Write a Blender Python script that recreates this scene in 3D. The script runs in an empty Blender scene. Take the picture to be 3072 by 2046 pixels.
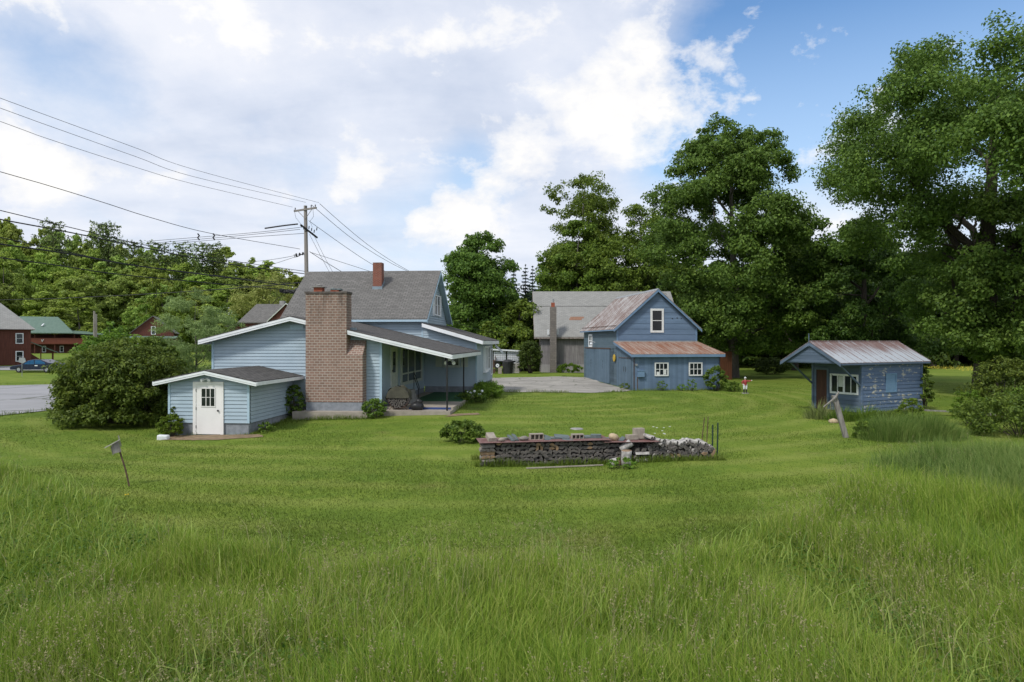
import bpy, bmesh, math, random
import numpy as np
from mathutils import Vector, Matrix
R = math.radians
rnd = random.Random(7)
nr = np.random.default_rng(11)
scene = bpy.context.scene
col = scene.collection
CAMZ = 3.7
F = 2048.0

# ------------------------------------------------------------------ terrain height
def sstep(a, b, x):
    t = np.clip((x - a) / (b - a), 0, 1)
    return t * t * (3 - 2 * t)
def gz(x, y):
    x = np.asarray(x, float); y = np.asarray(y, float)
    z = .46 * np.exp(-(((x + 4) / 8.0) ** 2 + ((y - 38) / 8.5) ** 2) / 2)
    z = z - .28 * np.exp(-(((x + 13.5) / 4.5) ** 2 + ((y - 26.5) / 4.5) ** 2) / 2)
    z = z + .26 * np.exp(-(((x - 5) / 9.) ** 2 + ((y - 70) / 9.) ** 2) / 2)
    z = z + .035 * np.sin(x * .31 + 1.3) * np.sin(y * .27) + .02 * np.sin(x * .9) * np.sin(y * .8 + x * .2)
    z = z + 9 * sstep(146, 235, y) * sstep(-14, -60, x) + 3 * sstep(130, 260, y)
    z = z + 1.2 * sstep(56, 100, y) * sstep(-25, -38, x)
    z = z + 14 * sstep(300, 700, np.hypot(x, y))
    return z
def g(x, y): return float(gz(x, y))

def at(px, py, Y):            # point of the photograph at distance Y
    return Vector(((px - 1536) / F * Y, Y, CAMZ + (1021 - py) / F * Y))

# ------------------------------------------------------------------ properties
def tag(o, label=None, cat=None, group=None, kind=None):
    if label: o['label'] = label
    if cat: o['category'] = cat
    if group: o['group'] = group
    if kind: o['kind'] = kind
    return o
def thing(name, loc, rz, label, cat, group=None):
    o = bpy.data.objects.new(name, None); col.objects.link(o)
    o.location = loc; o.rotation_euler = (0, 0, rz); o.empty_display_size = .3
    return tag(o, label, cat, group)
def dup(o, parent=None):
    c = o.copy(); col.objects.link(c)
    if parent: c.parent = parent
    for ch in list(o.children): dup(ch, c)
    return c

# ------------------------------------------------------------------ mesh builder
class MB:
    def __init__(s): s.v = []; s.f = []; s.m = []
    def add(s, vs, fs, m=0):
        b = len(s.v); s.v += [tuple(p) for p in vs]
        for f in fs: s.f.append(tuple(b + i for i in f)); s.m.append(m)
        return s
    def face(s, pts, m=0): return s.add(pts, [range(len(pts))], m)
    def box(s, x0, x1, y0, y1, z0, z1, m=0):
        return s.add([(x0,y0,z0),(x1,y0,z0),(x1,y1,z0),(x0,y1,z0),(x0,y0,z1),(x1,y0,z1),(x1,y1,z1),(x0,y1,z1)],
                     [(3,2,1,0),(4,5,6,7),(0,1,5,4),(1,2,6,5),(2,3,7,6),(3,0,4,7)], m)
    def fbox(s, fn, a0, a1, o0, o1, z0, z1, m=0):     # box in wall coordinates (along, out, up)
        c = [(a0,o0,z0),(a1,o0,z0),(a1,o1,z0),(a0,o1,z0),(a0,o0,z1),(a1,o0,z1),(a1,o1,z1),(a0,o1,z1)]
        return s.add([fn(a, z, o) for a, o, z in c], [(3,2,1,0),(4,5,6,7),(0,1,5,4),(1,2,6,5),(2,3,7,6),(3,0,4,7)], m)
    def obox(s, c, size, rot, m=0):
        hx, hy, hz = [q / 2 for q in size]
        c = Vector(c)
        vs = [c + rot @ Vector((x*hx, y*hy, z*hz)) for x, y, z in
              [(-1,-1,-1),(1,-1,-1),(1,1,-1),(-1,1,-1),(-1,-1,1),(1,-1,1),(1,1,1),(-1,1,1)]]
        return s.add(vs, [(3,2,1,0),(4,5,6,7),(0,1,5,4),(1,2,6,5),(2,3,7,6),(3,0,4,7)], m)
    def prism(s, pts, vec, m=0, mcap=None):
        n = len(pts); vec = Vector(vec); p = [Vector(q) for q in pts]
        b = len(s.v); s.v += [tuple(q) for q in p] + [tuple(q + vec) for q in p]
        mc = m if mcap is None else mcap
        s.f.append(tuple(b + i for i in range(n))); s.m.append(mc)
        s.f.append(tuple(b + n + i for i in reversed(range(n)))); s.m.append(mc)
        for i in range(n):
            j = (i + 1) % n
            s.f.append((b + i, b + n + i, b + n + j, b + j)); s.m.append(m)
        return s
    def tube(s, pts, rad, n=6, m=0, cap=True):
        pts = [Vector(p) for p in pts]
        if not hasattr(rad, '__len__'): rad = [rad] * len(pts)
        b = len(s.v); ref = None
        for i, p in enumerate(pts):
            d = (pts[min(i+1, len(pts)-1)] - pts[max(i-1, 0)])
            d = d.normalized() if d.length > 1e-9 else Vector((0,0,1))
            if ref is None: ref = d.orthogonal().normalized()
            e1 = (ref - d * ref.dot(d)).normalized(); ref = e1; e2 = d.cross(e1)
            for k in range(n):
                a = 2 * math.pi * k / n
                s.v.append(tuple(p + (e1 * math.cos(a) + e2 * math.sin(a)) * rad[i]))
        for i in range(len(pts) - 1):
            for k in range(n):
                k2 = (k + 1) % n
                s.f.append((b+i*n+k, b+i*n+k2, b+(i+1)*n+k2, b+(i+1)*n+k)); s.m.append(m)
        if cap:
            s.f.append(tuple(b + k for k in reversed(range(n)))); s.m.append(m)
            e = b + (len(pts)-1)*n
            s.f.append(tuple(e + k for k in range(n))); s.m.append(m)
        return s
    def ball(s, c, r, seed=0, jit=0., nu=10, nv=7, m=0):
        rr = random.Random(seed); c = Vector(c)
        if not hasattr(r, '__len__'): r = (r, r, r)
        vs = [c + Vector((0, 0, r[2]))]
        for i in range(1, nv):
            t = math.pi * i / nv
            for k in range(nu):
                a = 2 * math.pi * k / nu
                q = 1 + rr.uniform(-jit, jit)
                vs.append(c + Vector((r[0]*math.sin(t)*math.cos(a)*q, r[1]*math.sin(t)*math.sin(a)*q, r[2]*math.cos(t)*q)))
        vs.append(c - Vector((0, 0, r[2])))
        fs = []
        for k in range(nu): fs.append((0, 1+k, 1+(k+1) % nu))
        for i in range(nv-2):
            for k in range(nu):
                a = 1+i*nu+k; b2 = 1+i*nu+(k+1) % nu
                fs.append((a, a+nu, b2+nu, b2))
        e = len(vs)-1; o = 1+(nv-2)*nu
        for k in range(nu): fs.append((o+k, e, o+(k+1) % nu))
        return s.add(vs, fs, m)
    def build(s, name, mats, parent=None, smooth=False, fix=True):
        me = bpy.data.meshes.new(name)
        me.from_pydata(s.v, [], s.f)
        if not isinstance(mats, (list, tuple)): mats = [mats]
        for q in mats: me.materials.append(q)
        me.polygons.foreach_set('material_index', s.m)
        if smooth: me.polygons.foreach_set('use_smooth', [True] * len(s.f))
        if fix:
            bm = bmesh.new(); bm.from_mesh(me); bmesh.ops.recalc_face_normals(bm, faces=bm.faces); bm.to_mesh(me); bm.free()
        uvl = me.uv_layers.new(name='uv')
        for p in me.polygons:                       # metric uv on every face: across, up the face
            n = p.normal
            t = Vector((0,0,1)).cross(n)
            if t.length < .05: t = Vector((1,0,0))
            t.normalize(); bb = n.cross(t)
            for li in p.loop_indices:
                co = me.vertices[me.loops[li].vertex_index].co
                uvl.data[li].uv = (co.dot(t), co.dot(bb))
        o = bpy.data.objects.new(name, me); col.objects.link(o)
        if parent is not None: o.parent = parent
        return o

def fast_mesh(name, V, F4=None, F3=None, mats=None, parent=None, link=True):   # numpy arrays to one mesh
    me = bpy.data.meshes.new(name)
    n4 = 0 if F4 is None else len(F4); n3 = 0 if F3 is None else len(F3)
    me.vertices.add(len(V)); me.vertices.foreach_set('co', np.asarray(V, np.float32).ravel())
    parts = []
    if n4: parts.append(np.asarray(F4, np.int32).ravel())
    if n3: parts.append(np.asarray(F3, np.int32).ravel())
    lv = np.concatenate(parts)
    me.loops.add(len(lv)); me.loops.foreach_set('vertex_index', lv)
    st = np.concatenate([np.arange(n4) * 4, n4 * 4 + np.arange(n3) * 3]).astype(np.int32)
    me.polygons.add(n4 + n3); me.polygons.foreach_set('loop_start', st)
    me.update(calc_edges=True)
    for q in (mats if isinstance(mats, (list, tuple)) else [mats]): me.materials.append(q)
    o = bpy.data.objects.new(name, me)
    if link: col.objects.link(o)
    if parent is not None: o.parent = parent
    return o

# ------------------------------------------------------------------ materials
def nd(nt, typ, ins=None, **props):
    n = nt.nodes.new(typ)
    for k, v in props.items(): setattr(n, k, v)
    for k, v in (ins or {}).items():
        s = n.inputs[k]
        if isinstance(v, bpy.types.NodeSocket): nt.links.new(v, s)
        else: s.default_value = v
    return n
def c4(c): return (c[0], c[1], c[2], 1)
def ramp(nt, fac, stops, interp='LINEAR'):
    n = nd(nt, 'ShaderNodeValToRGB', {0: fac}); cr = n.color_ramp; cr.interpolation = interp
    while len(cr.elements) < len(stops): cr.elements.new(.5)
    for e, (p, c) in zip(cr.elements, stops):
        e.position = p; e.color = c4(c) if hasattr(c, '__len__') else (c, c, c, 1)
    return n.outputs[0]
def mix(nt, f, a, b, mode='MIX'):
    n = nd(nt, 'ShaderNodeMix', data_type='RGBA', blend_type=mode)
    for i, v in ((0, f), (6, a), (7, b)):
        if isinstance(v, bpy.types.NodeSocket): nt.links.new(v, n.inputs[i])
        else: n.inputs[i].default_value = (v if i == 0 else c4(v))
    return n.outputs[2]
def math_(nt, op, a, b=0., c=0.):
    n = nd(nt, 'ShaderNodeMath', {0: a, 1: b, 2: c}, operation=op); return n.outputs[0]
def noise(nt, vec, scale, detail=5, rough=.55, dist=0.):
    return nd(nt, 'ShaderNodeTexNoise', {'Vector': vec, 'Scale': scale, 'Detail': detail, 'Roughness': rough, 'Distortion': dist}).outputs[0]
def mapping(nt, vec, sc=(1,1,1), rot=(0,0,0), loc=(0,0,0)):
    return nd(nt, 'ShaderNodeMapping', {'Vector': vec, 'Scale': sc, 'Rotation': rot, 'Location': loc}).outputs[0]
def newmat(name):
    m = bpy.data.materials.new(name); m.use_nodes = True
    nt = m.node_tree; nt.nodes.clear()
    out = nd(nt, 'ShaderNodeOutputMaterial')
    b = nd(nt, 'ShaderNodeBsdfPrincipled'); nt.links.new(b.outputs[0], out.inputs[0])
    tc = nd(nt, 'ShaderNodeTexCoord')
    return m, nt, b, tc, out
def setb(nt, b, colr, rough=.7, spec=.3, metal=0., bump=None, bstr=.3, bdist=.02):
    for k, v in (('Base Color', colr), ('Roughness', rough), ('Specular IOR Level', spec), ('Metallic', metal)):
        if isinstance(v, bpy.types.NodeSocket): nt.links.new(v, b.inputs[k])
        else: b.inputs[k].default_value = c4(v) if k == 'Base Color' else v
    if bump is not None:
        n = nd(nt, 'ShaderNodeBump', {'Strength': bstr, 'Distance': bdist, 'Height': bump})
        nt.links.new(n.outputs[0], b.inputs['Normal'])
def M(name, a, bcol=None, rough=.7, scale=3., spec=.3, metal=0., bump=0., stretch=(1,1,1), lo=.35, hi=.65, detail=6, dirt=None, dirt_amt=.5, dirt_scale=.8):
    m, nt, b, tc, out = newmat(name)
    v = mapping(nt, tc.outputs['Object'], stretch)
    n = noise(nt, v, scale, detail)
    c = ramp(nt, n, [(lo, a), (hi, bcol or tuple(q * .8 for q in a))])
    if dirt:
        n2 = noise(nt, mapping(nt, tc.outputs['Object'], (1, 1, 1), loc=(3, 7, 1)), dirt_scale, 8, .65)
        c = mix(nt, ramp(nt, n2, [(.5, 0.), (.72, dirt_amt)]), c, dirt)
    setb(nt, b, c, rough, spec, metal, n if bump else None, bump, .02)
    return m
def brick_mat(name, c1, c2, mortar, bw, bh, ms=.012, stain=None, rough=.85, bump=.4, vary=.5, offset=.5, top=None):
    m, nt, b, tc, out = newmat(name)
    uv = nd(nt, 'ShaderNodeUVMap', uv_map='uv').outputs[0]
    br = nd(nt, 'ShaderNodeTexBrick', {'Vector': uv, 'Color1': c4(c1), 'Color2': c4(c2), 'Mortar': c4(mortar), 'Scale': 1., 'Mortar Size': ms,
            'Mortar Smooth': .15, 'Bias': 0., 'Brick Width': bw, 'Row Height': bh}, offset=offset)
    n = noise(nt, tc.outputs['Object'], 1.3, 8, .65)
    c = mix(nt, ramp(nt, n, [(.35, 0.), (.7, vary)]), br.outputs[0], tuple(q * .62 for q in c1))
    if stain:
        sn = noise(nt, mapping(nt, tc.outputs['Object'], (3, 3, .35)), 1., 6, .7)
        zz = nd(nt, 'ShaderNodeSeparateXYZ', {0: tc.outputs['Object']}).outputs[2]
        f = math_(nt, 'MULTIPLY', ramp(nt, sn, [(.42, 0.), (.62, 1.)]), nd(nt, 'ShaderNodeMapRange', {0: zz, 1: stain[0], 2: stain[1], 3: 0., 4: .8}).outputs[0])
        c = mix(nt, f, c, stain[2])
    setb(nt, b, c, rough, .2, 0, br.outputs[1], -bump, .012)
    return m
def rust_mat(name, metal_c, rust_c, rust2, amt=(.4, .6), scale=(6, .5, 1), grad=None):
    m, nt, b, tc, out = newmat(name)
    uv = nd(nt, 'ShaderNodeUVMap', uv_map='uv').outputs[0]
    n1 = noise(nt, mapping(nt, uv, (scale[0], scale[1], 1)), 1., 8, .7)
    n2 = noise(nt, mapping(nt, uv, (1.2, .5, 1), loc=(5, 2, 0)), 1., 6, .6)
    f = math_(nt, 'ADD', math_(nt, 'MULTIPLY', n1, .65), math_(nt, 'MULTIPLY', n2, .35))
    if grad:            # rust kept to the upper sheets
        vv = nd(nt, 'ShaderNodeSeparateXYZ', {0: uv}).outputs[1]
        f = math_(nt, 'ADD', f, nd(nt, 'ShaderNodeMapRange', {0: vv, 1: grad[0], 2: grad[1], 3: -.12, 4: .10}).outputs[0])
    rc = mix(nt, noise(nt, mapping(nt, uv, (14, 2, 1)), 1., 5, .6), rust_c, rust2)
    fac = ramp(nt, f, [(amt[0], 0.), (amt[1], 1.)])
    c = mix(nt, fac, metal_c, rc)
    setb(nt, b, c, ramp(nt, f, [(.3, .42), (.6, .8)]), .4, 0, n1, .15, .01)
    return m
def paint_mat(name, a, bcol, peel, amt=(.66, .72), scale=2.2, rough=.62, board=None, zlim=None):
    m, nt, b, tc, out = newmat(name)
    ob = tc.outputs['Object']
    n0 = noise(nt, mapping(nt, ob, (1, 1, 3)), .9, 7, .6)
    c = mix(nt, ramp(nt, n0, [(.35, 0.), (.68, 1.)]), a, bcol)
    if board:
        uv = nd(nt, 'ShaderNodeUVMap', uv_map='uv').outputs[0]
        sep = nd(nt, 'ShaderNodeSeparateXYZ', {0: uv})
        row = math_(nt, 'FLOOR', math_(nt, 'DIVIDE', sep.outputs[board[0]], board[1]))
        wn = nd(nt, 'ShaderNodeTexWhiteNoise', {'W': row}, noise_dimensions='1D').outputs[0]
        c = mix(nt, math_(nt, 'MULTIPLY', wn, .5), c, tuple(q * .6 for q in bcol))
    n1 = noise(nt, mapping(nt, ob, (1, 1, 2.6)), scale, 9, .66)
    n2 = noise(nt, mapping(nt, ob, (.7, .7, 1), loc=(2, 9, 4)), .8, 3)
    f = math_(nt, 'ADD', math_(nt, 'MULTIPLY', n1, .75), math_(nt, 'MULTIPLY', n2, .25))
    fac = ramp(nt, f, [(amt[0], 0.), (amt[1], 1.)])
    c = mix(nt, fac, c, peel)
    setb(nt, b, c, rough, .3, 0, n1, .2, .008)
    return m
def leaf_mat(name, a, bcol, c=None, trans=.36, nscale=.35, rough=.55):
    m, nt, b, tc, out = newmat(name)
    geo = nd(nt, 'ShaderNodeNewGeometry')
    n = noise(nt, tc.outputs['Object'], nscale, 3)
    f = math_(nt, 'ADD', math_(nt, 'MULTIPLY', geo.outputs['Random Per Island'], .55), math_(nt, 'MULTIPLY', n, .45))
    stops = [(.25, a), (.72, bcol)] + ([(.97, c)] if c else [])
    cc = ramp(nt, f, stops)
    oi = nd(nt, 'ShaderNodeObjectInfo').outputs['Random']
    cc = nd(nt, 'ShaderNodeHueSaturation', {'Hue': math_(nt, 'MULTIPLY_ADD', oi, .03, .485), 'Value': math_(nt, 'MULTIPLY_ADD', oi, .4, .8), 'Color': cc}).outputs[0]
    setb(nt, b, cc, rough, .22)
    tr = nd(nt, 'ShaderNodeBsdfTranslucent', {'Color': mix(nt, .5, cc, (.16, .24, .03), 'ADD') if False else cc})
    mx = nd(nt, 'ShaderNodeMixShader', {0: trans})
    nt.links.new(b.outputs[0], mx.inputs[1]); nt.links.new(tr.outputs[0], mx.inputs[2]); nt.links.new(mx.outputs[0], out.inputs[0])
    return m
def glass_mat(name, base=(.012, .016, .018), rough=.06):
    m, nt, b, tc, out = newmat(name)
    n = noise(nt, tc.outputs['Object'], 2.3, 3)
    c = ramp(nt, n, [(.35, base), (.7, tuple(q * 2.2 for q in base))])
    setb(nt, b, c, rough, .5, 0, n, .05, .01)
    return m

SID = M('pale_blue_siding', (.365, .455, .525), (.325, .415, .485), rough=.42, scale=1.2, spec=.45, stretch=(1, 1, .4), dirt=(.22, .30, .34), dirt_amt=.35)
SIDTRIM = M('pale_blue_trim', (.40, .53, .63), (.34, .47, .57), rough=.5)
WHITE = M('white_trim', (.80, .82, .84), (.70, .73, .76), rough=.5, scale=2, dirt=(.45, .46, .45), dirt_amt=.3)
DOORW = M('white_door', (.78, .77, .76), (.72, .71, .70), rough=.45, scale=1.2)
CREAM = M('cream_trim', (.52, .55, .50), (.44, .47, .43), rough=.6)
CONC = M('concrete', (.34, .33, .32), (.22, .22, .21), rough=.9, scale=4, bump=.3, dirt=(.14, .13, .11), dirt_amt=.6)
FOUND = M('painted_foundation', (.26, .28, .31), (.19, .21, .235), rough=.9, scale=5, bump=.3, dirt=(.12, .12, .11), dirt_amt=.6)
SHINGLE = brick_mat('grey_shingle', (.178, .172, .163), (.128, .124, .118), (.055, .054, .052), .34, .17, .014, bump=1., vary=.25)
SHINGLED = brick_mat('dark_shingle', (.125, .118, .11), (.072, .068, .064), (.026, .026, .026), .34, .15, .018, bump=1., vary=.4)
SHINGLEB = brick_mat('barn_shingle', (.30, .30, .285), (.25, .25, .24), (.15, .15, .145), .45, .22, .012, bump=.5, vary=.3)
BRICKT = brick_mat('tan_brick', (.28, .178, .138), (.205, .135, .107), (.39, .345, .30), .245, .122, .016, stain=(4.0, 6.1, (.055, .044, .038)), vary=.3)
BRICKR = brick_mat('red_brick', (.27, .085, .052), (.19, .062, .042), (.24, .19, .16), .2, .075, .010, stain=(8.4, 8.9, (.05, .035, .03)))
BLOCKM = brick_mat('grey_block', (.23, .205, .185), (.16, .145, .135), (.10, .095, .09), .42, .2, .012, vary=.6)
CLAY = M('clay_flue', (.34, .10, .055), (.25, .075, .045), rough=.8)
LEAD = M('metal_flashing', (.27, .34, .38), (.20, .25, .29), rough=.45, metal=.3)
BLACK = M('black_paint', (.018, .018, .02), (.03, .03, .032), rough=.5)
GLASS = glass_mat('window_glass')
GLASSG = glass_mat('greenish_glass', (.02, .03, .024))
BLUE = paint_mat('blue_barn_paint', (.155, .228, .335), (.125, .19, .285), (.33, .36, .36), (.69, .76), 2.5, board=(1, .45))
BLUEV = paint_mat('blue_board_paint', (.15, .222, .325), (.118, .178, .268), (.28, .30, .31), (.68, .76), 3., board=(0, .22))
BLUEW = paint_mat('faded_blue_shingle', (.115, .165, .205), (.09, .135, .17), (.26, .28, .28), (.66, .76), 3.5, board=(1, .16))
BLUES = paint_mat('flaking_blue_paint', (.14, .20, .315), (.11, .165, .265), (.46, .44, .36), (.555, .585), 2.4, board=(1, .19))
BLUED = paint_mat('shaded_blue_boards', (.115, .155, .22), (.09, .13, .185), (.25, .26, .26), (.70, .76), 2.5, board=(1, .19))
BLUEF = paint_mat('faded_door_paint', (.125, .185, .245), (.10, .155, .21), (.24, .26, .26), (.68, .76), 3., board=(0, .22))
BTRIM = paint_mat('blue_trim', (.16, .25, .37), (.12, .20, .31), (.35, .37, .37), (.64, .74), 4.)
PEELW = paint_mat('peeling_white_paint', (.72, .73, .72), (.62, .63, .62), (.16, .14, .12), (.58, .66), 6.)
RUSTG = rust_mat('rusty_garage_roof', (.42, .415, .41), (.185, .108, .085), (.115, .07, .058), (.43, .55), (5, .18))
RUSTL = rust_mat('orange_rusty_roof', (.42, .38, .33), (.285, .118, .058), (.155, .07, .045), (.35, .56), (7, .30))
RUSTS = rust_mat('half_rusty_roof', (.38, .41, .44), (.195, .125, .112), (.13, .085, .078), (.42, .60), (6, .45), grad=(1.5, 2.7))
RUSTP = rust_mat('rusty_sheet', (.26, .17, .16), (.19, .085, .075), (.12, .06, .055), (.3, .6), (5, .6))
BARNW = M('weathered_boards', (.27, .255, .255), (.17, .16, .165), rough=.9, scale=2.2, stretch=(7, 7, .35), bump=.3, dirt=(.11, .10, .10), dirt_amt=.5)
REDW = M('brown_red_boards', (.155, .058, .040), (.105, .040, .03), rough=.85, scale=2.2, stretch=(5, 5, .4), bump=.2)
REDD = M('dark_red_boards', (.075, .032, .02), (.045, .02, .014), rough=.7, scale=2.2, stretch=(5, 5, .4))
RUSTB = M('rust_brown_panel', (.10, .036, .015), (.065, .025, .012), rough=.85, scale=2, stretch=(6, 6, .4))
GREENR = M('green_metal_roof', (.13, .195, .155), (.105, .165, .13), rough=.5, scale=2)
GREYW = M('grey_wood', (.28, .265, .245), (.17, .155, .14), rough=.9, scale=3, stretch=(4, 4, .5), bump=.4, dirt=(.10, .085, .07), dirt_amt=.5)
POLEW = M('pole_wood', (.30, .275, .25), (.20, .18, .16), rough=.9, scale=4, stretch=(4, 4, .2), bump=.2)
WIREM = M('wire_black', (.022, .022, .025), (.03, .03, .032), rough=.6)
BARK = M('bark', (.085, .07, .057), (.045, .037, .03), rough=.95, scale=5, stretch=(2.5, 2.5, .4), bump=.6)
BARKG = M('grey_bark', (.14, .125, .11), (.08, .072, .063), rough=.95, scale=5, stretch=(2.5, 2.5, .4), bump=.5)
BIRCH = M('birch_bark', (.52, .50, .475), (.27, .26, .245), rough=.8, scale=7, stretch=(1, 1, 1), bump=.2, dirt=(.05, .045, .04), dirt_amt=.9, dirt_scale=6)
ENDG = M('weathered_log_end', (.16, .146, .135), (.07, .063, .059), rough=.95, scale=14, bump=.4)
ENDT = M('tan_log_end', (.33, .22, .13), (.20, .135, .085), rough=.9, scale=10, bump=.3)
BARKL = M('log_bark', (.25, .228, .205), (.15, .136, .122), rough=.95, scale=9, bump=.5)
SLATE = M('green_slate', (.125, .155, .15), (.085, .108, .11), rough=.6, scale=5, bump=.2)
BLOCKT = M('tan_block', (.34, .30, .25), (.25, .22, .185), rough=.95, scale=8, bump=.3)
STONE = M('tan_stone', (.46, .37, .24), (.33, .25, .16), rough=.9, scale=6, bump=.3)
STONEG = M('grey_stone', (.24, .22, .19), (.15, .14, .125), rough=.9, scale=6, bump=.4)
TPOST = M('green_steel', (.012, .035, .028), (.02, .045, .036), rough=.5)
RUSTY = M('rusted_steel', (.13, .075, .052), (.07, .045, .036), rough=.85, scale=8)
PLAST = M('white_plastic', (.72, .74, .76), (.60, .63, .66), rough=.4)
SKIN = M('pale_stone_paint', (.70, .66, .60), (.58, .54, .48), rough=.5)
REDJ = M('red_paint', (.36, .05, .055), (.27, .04, .045), rough=.5, scale=8)
YEL = M('yellow_paint', (.58, .40, .06), (.45, .31, .05), rough=.5)
CARB = M('dark_car_paint', (.008, .012, .035), (.012, .018, .05), rough=.15, spec=.6)
TYRE = M('tyre_rubber', (.014, .014, .015), (.02, .02, .02), rough=.85)
TARP = M('olive_tarp', (.085, .083, .06), (.055, .053, .04), rough=.75, scale=5, bump=.5)
CARPET = M('green_carpet', (.028, .10, .04), (.02, .075, .03), rough=.95, scale=20)
BLUET = M('blue_tarp', (.035, .065, .20), (.025, .05, .15), rough=.6)
TAN = M('tan_slab', (.36, .32, .27), (.28, .25, .21), rough=.9, scale=3, bump=.2, dirt=(.19, .165, .135), dirt_amt=.6)
DIRT = M('bare_dirt', (.26, .19, .12), (.17, .125, .075), rough=.95, scale=5, bump=.4)
GREYP = M('galvanised_metal', (.40, .42, .43), (.30, .31, .32), rough=.4, metal=.5)
# ------------------------------------------------------------------ ground, road, drive
MB_PX = [(-1500,1380),(0,1372),(200,1432),(420,1535),(700,1588),(1100,1622),(1500,1640),(1900,1640),(2150,1590),(2350,1510),(2500,1440),(2700,1372),(3072,1330),(4600,1320)]
_bx = np.array([(p[0] - 1536) / F for p in MB_PX]); _by = np.array([CAMZ * F / (p[1] - 1021) for p in MB_PX])
def meadow_edge(x, y):            # distance along the view to the mown edge, minus y: positive inside the meadow
    r = np.asarray(x, float) / np.maximum(np.asarray(y, float), .5)
    w = .8 * np.sin(np.asarray(x) * .9 + 2) * np.cos(np.asarray(x) * .37) + .35 * np.sin(np.asarray(x) * 2.7)
    return np.interp(r, _bx, _by)*.94 - .25 - y + w

def lawn_pattern(nt, ob, c):            # mowing passes bend round the yard; dry and clover-dark patches
    n1 = noise(nt, ob, .16, 4, .6); n2 = noise(nt, mapping(nt, ob, (1, 1, 1), loc=(9, 4, 0)), 1.3, 6, .65)
    sep = nd(nt, 'ShaderNodeSeparateXYZ', {0: ob})
    dx = math_(nt, 'ADD', sep.outputs[0], 2.); dy = math_(nt, 'ADD', sep.outputs[1], -46.)
    rr = math_(nt, 'SQRT', math_(nt, 'ADD', math_(nt, 'MULTIPLY', dx, dx), math_(nt, 'MULTIPLY', dy, dy)))
    st = math_(nt, 'SINE', math_(nt, 'ADD', math_(nt, 'MULTIPLY', rr, 3.3), math_(nt, 'MULTIPLY', n2, 3.2)))
    stm = math_(nt, 'MULTIPLY', nd(nt, 'ShaderNodeMapRange', {0: st, 1: -.3, 2: 1., 3: 0., 4: .42}).outputs[0], ramp(nt, n1, [(.38, 0.), (.54, 1.)]))
    c = mix(nt, stm, c, (.235, .262, .065))
    n5 = noise(nt, mapping(nt, ob, (1, 1, 1), loc=(20, 3, 0)), .45, 6, .7)
    c = mix(nt, ramp(nt, n5, [(.54, 0.), (.74, .6)]), c, (.080, .145, .020))
    n4 = noise(nt, mapping(nt, ob, (1, 1, 1), loc=(1, 30, 0)), .33, 6, .72)
    ex = math_(nt, 'MULTIPLY', math_(nt, 'ADD', sep.outputs[0], -2.6), .30); ey = math_(nt, 'MULTIPLY', math_(nt, 'ADD', sep.outputs[1], -13.3), .85)
    ed = math_(nt, 'EXPONENT', math_(nt, 'MULTIPLY', math_(nt, 'ADD', math_(nt, 'MULTIPLY', ex, ex), math_(nt, 'MULTIPLY', ey, ey)), -1.))
    n4 = math_(nt, 'ADD', n4, math_(nt, 'MULTIPLY', ed, .11))
    return mix(nt, ramp(nt, n4, [(.60, 0.), (.78, .6)]), c, (.215, .185, .07))
def ground_material():
    m, nt, b, tc, out = newmat('lawn_ground')
    ob = tc.outputs['Object']
    n1 = noise(nt, ob, .16, 4, .6); n2 = noise(nt, mapping(nt, ob, (1, 1, 1), loc=(9, 4, 0)), 1.3, 6, .65); n3 = noise(nt, ob, 16., 4, .7)
    f = math_(nt, 'ADD', math_(nt, 'MULTIPLY', n1, .40), math_(nt, 'ADD', math_(nt, 'MULTIPLY', n2, .34), math_(nt, 'MULTIPLY', n3, .26)))
    c = ramp(nt, f, [(.30, (0.068, 0.114, 0.015)), (.47, (0.112, 0.171, 0.022)), (.56, (0.146, 0.200, 0.028)), (.72, (0.199, 0.226, 0.050))])
    c = lawn_pattern(nt, ob, c)
    setb(nt, b, c, .95, .1, 0, n3, .5, .03)
    return m
GROUND = ground_material()
def nonlin(a, b, n, k):
    t = np.linspace(-1, 1, n); return (a + b) / 2 + (b - a) / 2 * np.sinh(k * t) / math.sinh(k)
gxs = nonlin(-900, 900, 300, 6.); gys = np.concatenate([np.linspace(-60, 0, 30)[:-1], np.linspace(0, 70, 170)[:-1], 70 + 1400 * (np.linspace(0, 1, 110) ** 2.6)])
XX, YY = np.meshgrid(gxs, gys); ZZ = gz(XX, YY)
nx_, ny_ = len(gxs), len(gys)
V = np.stack([XX.ravel(), YY.ravel(), ZZ.ravel()], 1)
ii = np.arange(nx_ * ny_).reshape(ny_, nx_)
F4 = np.stack([ii[:-1, :-1].ravel(), ii[:-1, 1:].ravel(), ii[1:, 1:].ravel(), ii[1:, :-1].ravel()], 1)
ground = fast_mesh('ground', V, F4, None, GROUND); tag(ground, kind='structure')
ground.data.polygons.foreach_set('use_smooth', [True] * len(F4))

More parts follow.
